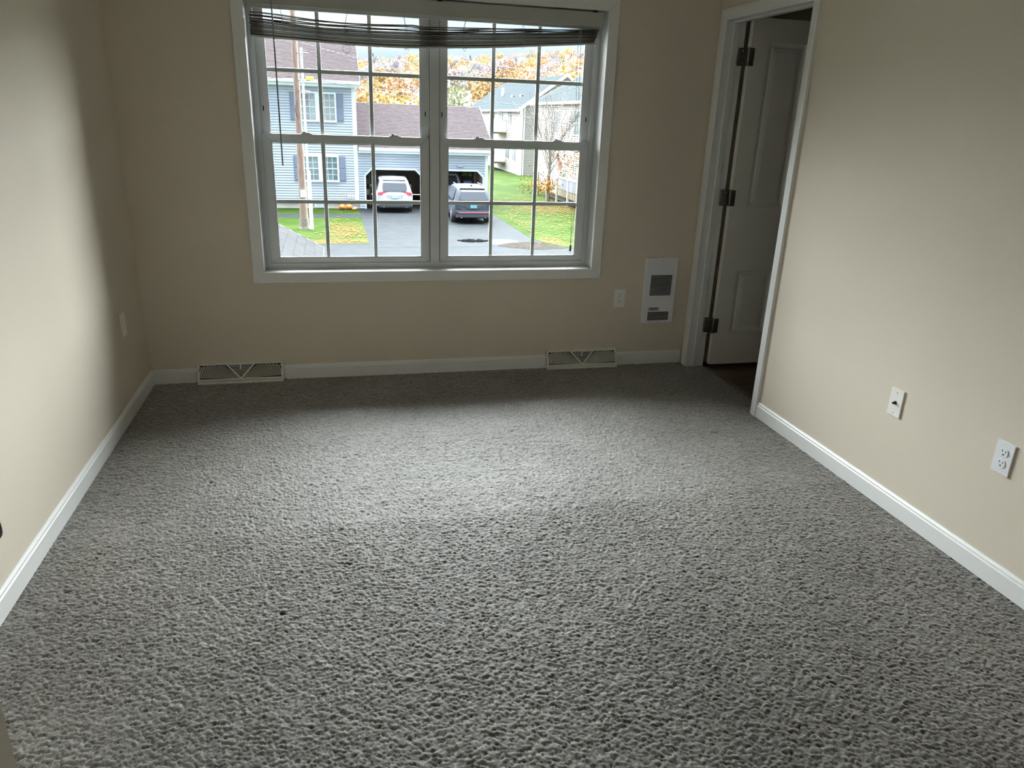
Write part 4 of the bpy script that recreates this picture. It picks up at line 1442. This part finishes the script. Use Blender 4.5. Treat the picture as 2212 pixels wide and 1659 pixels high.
# ---- cream house beyond
cs = empty('cream_house', (21, 70, G))
tag(cs, 'large cream house with blue grey gable roof and white balconies, far behind the garage', 'house')
CX0, CX1, CY0, CY1, CZ = 17.0, 24.6, 61.0, 86.0, 2.30
ridge = 4.95
put(MB().box(CX0, CX1, CY0, CY1, G, CZ), 'wall', M_beige, cs)
b = MB().lap_siding((CX0 - .02, CY1, G), (0, CY0 - CY1, 0), CZ - G, (-1, 0, 0), 40, .04)
put(b, 'siding', M_beige2, cs, kind='stuff')
xm = (CX0 + CX1) / 2
lim = lambda t0, t1: [(.5 * max(0, (t0 * (ridge - G) - (CZ - G)) / (ridge - CZ)), 1 - .5 * max(0, (t0 * (ridge - G) - (CZ - G)) / (ridge - CZ)),
                       .5 * max(0, (t1 * (ridge - G) - (CZ - G)) / (ridge - CZ)), 1 - .5 * max(0, (t1 * (ridge - G) - (CZ - G)) / (ridge - CZ)))]
b = MB().lap_siding((CX0, CY0 - .02, G), (CX1 - CX0, 0, 0), ridge - G, (0, -1, 0), 58, .04, lim=lim)
put(b, 'siding', M_beige2, cs, kind='stuff')
put(MB().prism([(CX0, CY0, CZ), (CX1, CY0, CZ), (xm, CY0, ridge - .02)], (0, .2, 0)), 'gable', M_beige, cs)
ov = .45
for s, xe in ((-1, CX0 - ov), (1, CX1 + ov)):
    ze = CZ - (ridge - CZ) * ov / (xm - CX0)
    O_ = (xe, CY0 - ov, ze + .12)
    b = MB()
    nrm = (s * (ridge - CZ), 0, (xm - CX0))
    b.courses(O_, (0, CY1 - CY0 + 2 * ov, 0), (xm - xe, 0, ridge - ze), nrm, 28, .015)
    put(b, 'roof_shingles', M_roof2, cs, kind='stuff')
    put(MB().prism([(xe, CY0 - ov - .04, ze - .12), (xm, CY0 - ov - .04, ridge - .10), (xm, CY0 - ov - .04, ridge + .16), (xe, CY0 - ov - .04, ze + .14)], (0, .06, 0)), 'rake_board', M_ext, cs)
    put(MB().prism([(xe, CY0 - ov, ze), (xm, CY0 - ov, ridge), (xm, CY0, ridge), (xe, CY0, ze)], (0, 0, -.03)), 'rake_soffit', M_ext, cs)
    put(MB().box(xe - .10, xe + .05, CY0 - ov, CY1 + ov, ze - .05, ze + .12), 'gutter', M_ext, cs)
put(MB().box(CX0 - .12, CX0 + .14, CY0 - .10, CY0 + .05, G, CZ), 'corner_board', M_ext, cs)
put(MB().tube([(CX0 + .25, CY0 - .12, G), (CX0 + .25, CY0 - .12, CZ)], .06, 6), 'downspout', M_ext, cs)
M_ds = mat('shutter_dark', (.11, .12, .13), .6)
for (y0, y1, z0, z1) in ((68.6, 69.6, .95, 2.0), (65.1, 65.9, .9, 2.0), (65.6, 66.4, -2.1, -1.0), (63.0, 63.8, -2.15, -1.0), (72.5, 73.4, .95, 2.0)):
    w_ = put(MB().box(CX0 - .07, CX0, y0 - .1, y1 + .1, z0 - .1, z1 + .1), 'window', M_ext, cs)
    for (ya, yb2) in ((y0, (y0 + y1) / 2 - .03), ((y0 + y1) / 2 + .03, y1)):
        MB().box(CX0 - .09, CX0 - .065, ya, yb2, z0, z1).build('pane', M_ds, w_)
    put(MB().box(CX0 - .09, CX0, y0 - .45, y0 - .12, z0 - .05, z1 + .05), 'shutter', M_ds, cs)
for (zf, nm) in ((.14, 'balcony'), (-2.52, 'porch_balcony')):
    x0, x1, y0, y1 = 15.75, CX0, 66.5, 70.5
    k_ = put(MB().box(x0, x1, y0, y1, zf - .16, zf), nm, M_deck, cs)
    for i in range(8):
        x = x0 + .07 + (x1 - x0 - .14) * i / 7
        MB().box(x - .028, x + .028, y0 + .02, y0 + .06, zf + .1, zf + 1.02).build('baluster', M_ext, k_)
    for i in range(16):
        y = y0 + .2 + (y1 - y0 - .3) * i / 15
        MB().box(x0 + .02, x0 + .06, y - .025, y + .025, zf + .1, zf + 1.02).build('baluster', M_ext, k_)
    b = MB()
    for z in (zf + .08, zf + 1.04):
        b.box(x0, x1, y0 + .01, y0 + .07, z - .04, z + .04)
        b.box(x0 + .01, x0 + .07, y0, y1, z - .04, z + .04)
    b.box(x0 - .03, x0 + .10, y0 - .03, y0 + .10, zf, zf + 1.15)
    b.build('railing', M_ext, k_)
    put(MB().box(x0, x0 + .12, y0, y0 + .12, G if zf < 0 else -2.5, zf - .1), 'balcony_post', M_ext, cs)
for (x, y) in ((18.3, 66.5), (18.3, 70.0)):
    z = CZ + (x - CX0) / (xm - CX0) * (ridge - CZ)
    put(MB().box(x - .12, x + .12, y - .45, y + .45, z, z + .24), 'roof_vent', M_ds, cs, bevel=.03)
put(MB().tube([(18.6, 76, 3.2), (18.6, 76, 4.3)], .14, 8), 'vent_pipe', M_ext, cs)
put(MB().tube([(20.3, 73, 4.4), (20.3, 73, 5.35)], .09, 8), 'vent_pipe', M_ext, cs)

# ---- nearer cream wing with a deck
ws = empty('cream_wing', (20, 42, G))
tag(ws, 'pale cream house wing with a grey roof beside the bare tree, right side', 'house')
AX, AY0, AY1, AZ = 15.9, 33.0, 51.6, 2.50
put(MB().box(AX, 25, AY0, AY1, G, AZ), 'wall', M_beige2, ws)
put(MB().lap_siding((AX - .02, AY1, G), (0, AY0 - AY1, 0), AZ - G, (-1, 0, 0), 40, .04), 'siding', M_beige2, ws, kind='stuff')
xe, xm2, zr = AX - .4, AX + 4.4, 5.0
ze = AZ - .1
put(MB().courses((xe, AY0, ze + .1), (0, AY1 + .4 - AY0, 0), (xm2 - xe, 0, zr - ze), (-.5, 0, 1), 26, .015), 'roof_shingles', M_roof2, ws, kind='stuff')
put(MB().prism([(xe, AY1 + .4, ze), (xm2, AY1 + .4, zr - .1), (xm2, AY1 + .4, zr + .1), (xe, AY1 + .4, ze + .12)], (0, .05, 0)), 'rake_board', M_ext, ws)
put(MB().prism([(AX, AY1, AZ), (xm2, AY1, AZ), (xm2, AY1, zr - .1)], (0, -.1, 0)), 'gable', M_beige2, ws)
b = MB()
b.quad((xm2, AY0, zr), (xm2, AY1 + .4, zr), (26, AY1 + .4, ze), (26, AY0, ze))
put(b, 'roof_back', M_roof2, ws)
put(MB().box(xe - .1, xe + .04, AY0, AY1 + .4, ze - .04, ze + .12), 'gutter', mat('gutter_tan', (.50, .48, .36), .6), ws)
put(MB().box(xe, AX, AY0, AY1 + .3, ze - .06, ze - .02), 'soffit', mat('soffit_tan', (.42, .40, .30), .6), ws)
put(MB().box(AX - .09, AX + .1, AY1 - .2, AY1 + .03, G, AZ - .1), 'corner_board', M_ext, ws)
for (y0, y1, z0, z1) in ((45.8, 46.9, .6, 1.95), (41.2, 42.3, .6, 1.95), (46.2, 47.4, -2.4, -.4), (43.5, 44.7, -2.4, -.4), (37.0, 38.2, -2.2, -.6)):
    w_ = put(MB().box(AX - .08, AX, y0 - .1, y1 + .1, z0 - .1, z1 + .1), 'window', M_ext, ws)
    for (za, zb2) in ((z0, (z0 + z1) / 2 - .03), ((z0 + z1) / 2 + .03, z1)):
        MB().box(AX - .10, AX - .075, y0, y1, za, zb2).build('pane', M_pane, w_)

dk = empty('deck', (15, 37, G))
tag(dk, 'raised timber deck with white panel railing behind the bare tree', 'deck')
DX, DYa, DYb = 14.2, 33.2, 44.2
put(MB().box(DX, DX + .06, DYa, DYb, -2.86, -2.52), 'rim_beam', M_deck, dk)
for i in range(10):
    x = DX + .03 + i * .165
    put(MB().box(x, x + .155, DYa, DYb, -2.52, -2.48), 'deck_board', M_deck, dk)
put(MB().box(DX + .5, DX + 1.6, DYa, DYb, G, -2.56), 'skirt', mat('under_deck', (.20, .17, .13), .9), dk)
y = DYb
while y > DYa - .1:
    put(MB().box(DX - .06, DX + .05, y - .05, y + .05, G, -1.72), 'deck_post', M_ext if (int(y * 2) % 2) else mat('post_grey', (.26, .27, .25), .8), dk)
    if y - 2.2 > DYa - .5:
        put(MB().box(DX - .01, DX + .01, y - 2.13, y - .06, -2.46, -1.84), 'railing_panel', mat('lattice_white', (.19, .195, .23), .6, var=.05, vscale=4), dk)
        put(MB().box(DX - .04, DX + .04, y - 2.15, y - .05, -1.84, -1.76), 'top_rail', M_ext, dk)
    y -= 2.2

# ---- flag on a short pole
fl = empty('flag', (14.1, 40.0, -1.9))
tag(fl, 'small striped red and white flag with blue canton on an angled pole at the deck', 'flag')
P0, P1 = Vector((14.15, 40.3, -1.75)), Vector((14.05, 39.7, -.35))
Hh = Vector((.16, -.30, -.80))                      # the cloth droops along this
Wv = (P1 - P0).normalized() * .62
top = P1 - Vector((0, 0, .02))
put(MB().tube([P0, P1], .014, 6), 'flag_pole', M_ext, fl)
M_fr, M_fw, M_fb = mat('flag_red', (.52, .05, .08), .7), mat('flag_white', (.72, .72, .74), .7), mat('flag_blue', (.05, .07, .22), .7)
def fpt(u, v):
    """u along the fly, v along the hoist"""
    base = top - Wv * v * 1.0
    fly = Vector((.30, -.10, -.62)) * u
    return base + fly * 1.0 + Vector((.03 * math.sin(u * 7 + v * 2), .03 * math.cos(u * 6), 0))
for k in range(13):
    v0, v1 = k / 13, (k + 1) / 13
    b = MB()
    for q in range(8):
        u0, u1 = q / 8, (q + 1) / 8
        b.prism([fpt(u0, v0), fpt(u1, v0), fpt(u1, v1), fpt(u0, v1)], (0, .004, 0))
    put(b, 'stripe', M_fr if k % 2 == 0 else M_fw, fl)
b = MB()
b.prism([fpt(0, 0) - Vector((0, .012, 0)), fpt(.4, 0) - Vector((0, .012, 0)), fpt(.4, 7 / 13) - Vector((0, .012, 0)), fpt(0, 7 / 13) - Vector((0, .012, 0))], (0, .024, 0))
put(b, 'canton', M_fb, fl)

# ---- bare tree on the right lawn
def grow(b, p, d, length, rad, depth, rr, tips, spread=.5, segs=3, mind=0):
    pts, rads = [p], [rad]
    q = p
    for i in range(segs):
        d = (d + Vector((rr.gauss(0, .09), rr.gauss(0, .09), rr.gauss(.03, .05)))).normalized()
        q = q + d * length / segs
        pts.append(q)
        rads.append(rad * (1 - .45 * (i + 1) / segs))
    b.tube(pts, [max(r_, .0085) for r_ in rads], 5 if depth > 2 else 4, cap=False)
    tips.append((q, d))
    if depth <= 0:
        return
    nb = 3 if depth > 1 else 2
    for i in range(nb):
        k = rr.uniform(.35, 1.0) if i else 1.0
        start = p.lerp(q, k)
        a_ = rr.random() * 6.28
        side = Vector((math.cos(a_), math.sin(a_), rr.uniform(.1, .5)))
        nd = (d + side * spread * rr.uniform(.5, 1.1)).normalized()
        grow(b, start, nd, length * rr.uniform(.62, .82), rads[-1] * .78, depth - 1, rr, tips, spread, segs)
rr = random.Random(21)
bt = empty('bare_tree', (13.54, 39.4, G))
tag(bt, 'nearly bare young tree with fanned grey branches and few orange leaves on the right lawn', 'tree')
put(MB().tube([(13.54, 39.4, G), (13.50, 39.4, -2.3), (13.53, 39.4, -1.4), (13.56, 39.4, -.6)], [.13, .10, .085, .07], 8), 'trunk', M_bark, bt)
b, tips = MB(), []
for i in range(17):
    a_ = i * 2.4 + rr.random() * .5
    base = Vector((13.54, 39.4, -1.65 + i * .088))
    up = 1.15 + .25 * (i % 3)
    d = Vector((math.cos(a_) * .75, math.sin(a_) * .6, up)).normalized()
    grow(b, base, d, 1.35 + .35 * rr.random(), .032, 3, rr, tips, .42)
put(b, 'branches', M_bark, bt, kind='stuff')
b = MB()
def leaf(b, p, s_, rr):
    u = Vector((rr.gauss(0, 1), rr.gauss(0, 1), rr.gauss(0, 1))).normalized()
    v = u.cross(Vector((rr.gauss(0, 1), rr.gauss(0, 1), rr.gauss(0, 1)))).normalized()
    b.quad(p - u * s_, p - v * s_ * .6, p + u * s_, p + v * s_ * .6)
for i in range(900):
    r_ = rr.random()
    if r_ < .45:
        p = Vector((rr.gauss(14.5, .65), 39.0 + rr.gauss(0, .4), rr.gauss(-.95, .55)))
    elif r_ < .85:
        p = Vector((rr.gauss(12.9, .55), 39.0 + rr.gauss(0, .4), rr.gauss(-2.25, .25)))
    else:
        p = Vector((rr.gauss(13.5, .12), 39.1 + rr.gauss(0, .2), rr.gauss(-2.2, .25)))
    leaf(b, p, .05 + .03 * rr.random(), rr)
put(b, 'leaves', mat('orange_leaf', (.32, .14, .03), .8, spec=.02, vscale=5, col2=(.36, .22, .06)), bt, kind='stuff')

# ---- woods
def crown_mesh(name, seed, m, kind_='round', dens=1.0):
    rr = random.Random(seed)
    b = MB()
    lumps = []
    nl = 13
    for i in range(nl):
        if kind_ == 'cone':
            z = .08 + .90 * i / nl
            r_ = .30 * (1 - z) + .04
            lumps.append((Vector((rr.gauss(0, .02), rr.gauss(0, .02), z)), r_, r_ * .5))
        else:
            z = .30 + .52 * rr.random()
            k = .27 * math.sqrt(max(.05, 1 - ((z - .55) / .40) ** 2))
            a_ = rr.random() * 6.28
            lumps.append((Vector((math.cos(a_) * k * rr.random() ** .5, math.sin(a_) * k * rr.random() ** .5, z)), .13 + .07 * rr.random(), .12 + .05 * rr.random()))
    for c, rx, rzz in lumps:
        n = int(90 * dens)
        for _ in range(n):
            d = Vector((rr.gauss(0, 1), rr.gauss(0, 1), rr.gauss(0, 1))).normalized()
            p = c + Vector((d.x * rx, d.y * rx, d.z * rzz)) * (1 if kind_ != 'bare' else rr.random() ** .4)
            s_ = .024 if kind_ != 'bare' else .012
            u = (Vector((rr.gauss(0, 1), rr.gauss(0, 1), rr.gauss(0, 1))) - d * .6).normalized()
            v = d.cross(u).normalized()
            if kind_ == 'bare':
                u = Vector((rr.gauss(0, .35), rr.gauss(0, .35), 1)).normalized()
                v = u.cross(d).normalized()
                b.quad(p - u * .055 - v * .004, p - u * .055 + v * .004, p + u * .055 + v * .004, p + u * .055 - v * .004)
            else:
                b.quad(p - u * s_, p - v * s_, p + u * s_, p + v * s_)
    return b.mesh(name, m)
def trunk_mesh(name, m, top=.75):
    b = MB()
    b.tube([(0, 0, 0), (.004, 0, .3), (0, .004, top)], [.018, .013, .004], 5)
    return b.mesh(name, m)
def leafm(name, c1, c2):  # foliage colours paled and greyed, distance haze put into the colour
    return mat(name, c1, .9, vscale=.35, col2=c2, rnd=.22, detail=6, spec=.05)
KINDS = {
    'yellow': ('golden yellow autumn tree on the far hillside', leafm('leaf_yellow', (.34, .245, .085), (.37, .29, .14)), 'round', 'yellow autumn trees on the far hillside'),
    'orange': ('orange autumn tree on the far hillside', leafm('leaf_orange', (.37, .23, .115), (.40, .29, .18)), 'round', 'orange autumn trees on the far hillside'),
    'rust': ('rust brown autumn tree on the far hillside', leafm('leaf_rust', (.31, .25, .23), (.36, .31, .27)), 'round', 'rust autumn trees on the far hillside'),
    'green': ('olive green tree on the far hillside', leafm('leaf_olive', (.25, .27, .165), (.31, .31, .20)), 'round', 'olive trees on the far hillside'),
    'grey': ('leafless grey tree on the far hillside', leafm('twig_grey', (.30, .28, .295), (.35, .33, .335)), 'bare', 'leafless trees on the far hillside'),
    'spruce': ('dark green spruce on the far hillside', leafm('needle_green', (.14, .18, .175), (.18, .22, .21)), 'cone', 'spruces on the far hillside'),
}
CM = {}
for k_, (lab, m_, sh_, gr) in KINDS.items():
    CM[k_] = [crown_mesh('crown_' + k_, 40 + i + 7 * len(k_), m_, sh_, 1.0 if sh_ != 'bare' else 1.6) for i in range(2)]
TM = trunk_mesh('trunk', M_bark)
def tree(kind_, x, y, h, wd, label, group, z=None, name='hillside_tree'):
    e = empty(name, (x, y, land_z(x, y) - .1 if z is None else z))
    e.scale = (wd, wd, h)
    e.rotation_euler = (0, 0, random.random() * 6.28)
    tag(e, label, 'tree', group)
    link('crown', random.choice(CM[kind_]), e)
    link('trunk', TM, e)
    return e
rr = random.Random(77)
y, r_ = 172.0, 0
while y < 505:
    nrow = max(6, int(.43 * y / 9.6))
    for c_ in range(nrow):
        t = -.02 + .43 * (c_ + .5 + rr.uniform(-.12, .12) + .5 * (r_ % 2)) / nrow
        x = t * (y + 4.2) + 1.0
        yy = y + rr.uniform(-2.5, 2.5)
        nz_ = noise.noise(Vector((t * 11, y * .012, 3.3)))
        q = rr.random() + nz_ * .55
        right = min(1, max(0, (t - .04) / .3))
        if q < .26 - .1 * right: k_ = 'grey'
        elif q < .38: k_ = 'rust'
        elif q < .45: k_ = 'green'
        elif q < .66: k_ = 'orange'
        elif q < .93: k_ = 'yellow'
        else: k_ = 'grey'
        if y > 440 and rr.random() < .16: k_ = 'spruce'
        h = rr.uniform(8.5, 12.5)
        if y < 260: h *= .85
        lab, m_, sh_, gr = KINDS[k_]
        band = 'on the ridge line' if y > 455 else ('high on the hill' if y > 360 else ('halfway up the hill' if y > 260 else 'low on the hill'))
        side = 'behind the left sashes' if t < .125 else ('behind the right sashes' if t < .25 else 'near the right jamb')
        kk = lab.split(' on the far')[0]
        tree(k_, x, yy, h, min(9.0, h * rr.uniform(.72, .95)) * (1.35 if sh_ != 'cone' else .8),
             '%s %s, %s' % (kk, band, side), '%ss %s, %s' % (kk, band, side))
    y += 17.5
    r_ += 1
# brighter trees nearer the houses
for (x, y, top, wd, lab, k_) in ((3.9, 52, 3.6, 4.2, 'bright yellow tree directly behind the garage roof, against the blue house corner', 'yellow'),
                                 (5.9, 59, 3.5, 5.0, 'bright yellow tree behind the garage roof, second from the blue house', 'yellow'),
                                 (7.2, 67, 3.0, 5.0, 'yellow tree behind the garage roof, lowest of the three', 'yellow'),
                                 (34.0, 95, 9.2, 10.0, 'bright yellow tree beyond the cream house gable', 'yellow'),
                                 (16.4, 95, 6.3, 6.0, 'thin yellow green tree between the garage roof and the grey roof', 'green'),
                                 (42.5, 156, 10.6, 9.0, 'orange tree above the grey roof', 'orange'),
                                 (31.5, 150, 9.0, 8.0, 'yellow round tree left of the orange one above the grey roof', 'yellow'),
                                 (3.4, 95, 6.8, 4.0, 'dark spruce beside the right edge of the brown roof', 'spruce')):
    tree(k_, x, y, top - G, wd * (1.35 if k_ != 'spruce' else 1.0), lab, None, G, name='garden_tree')
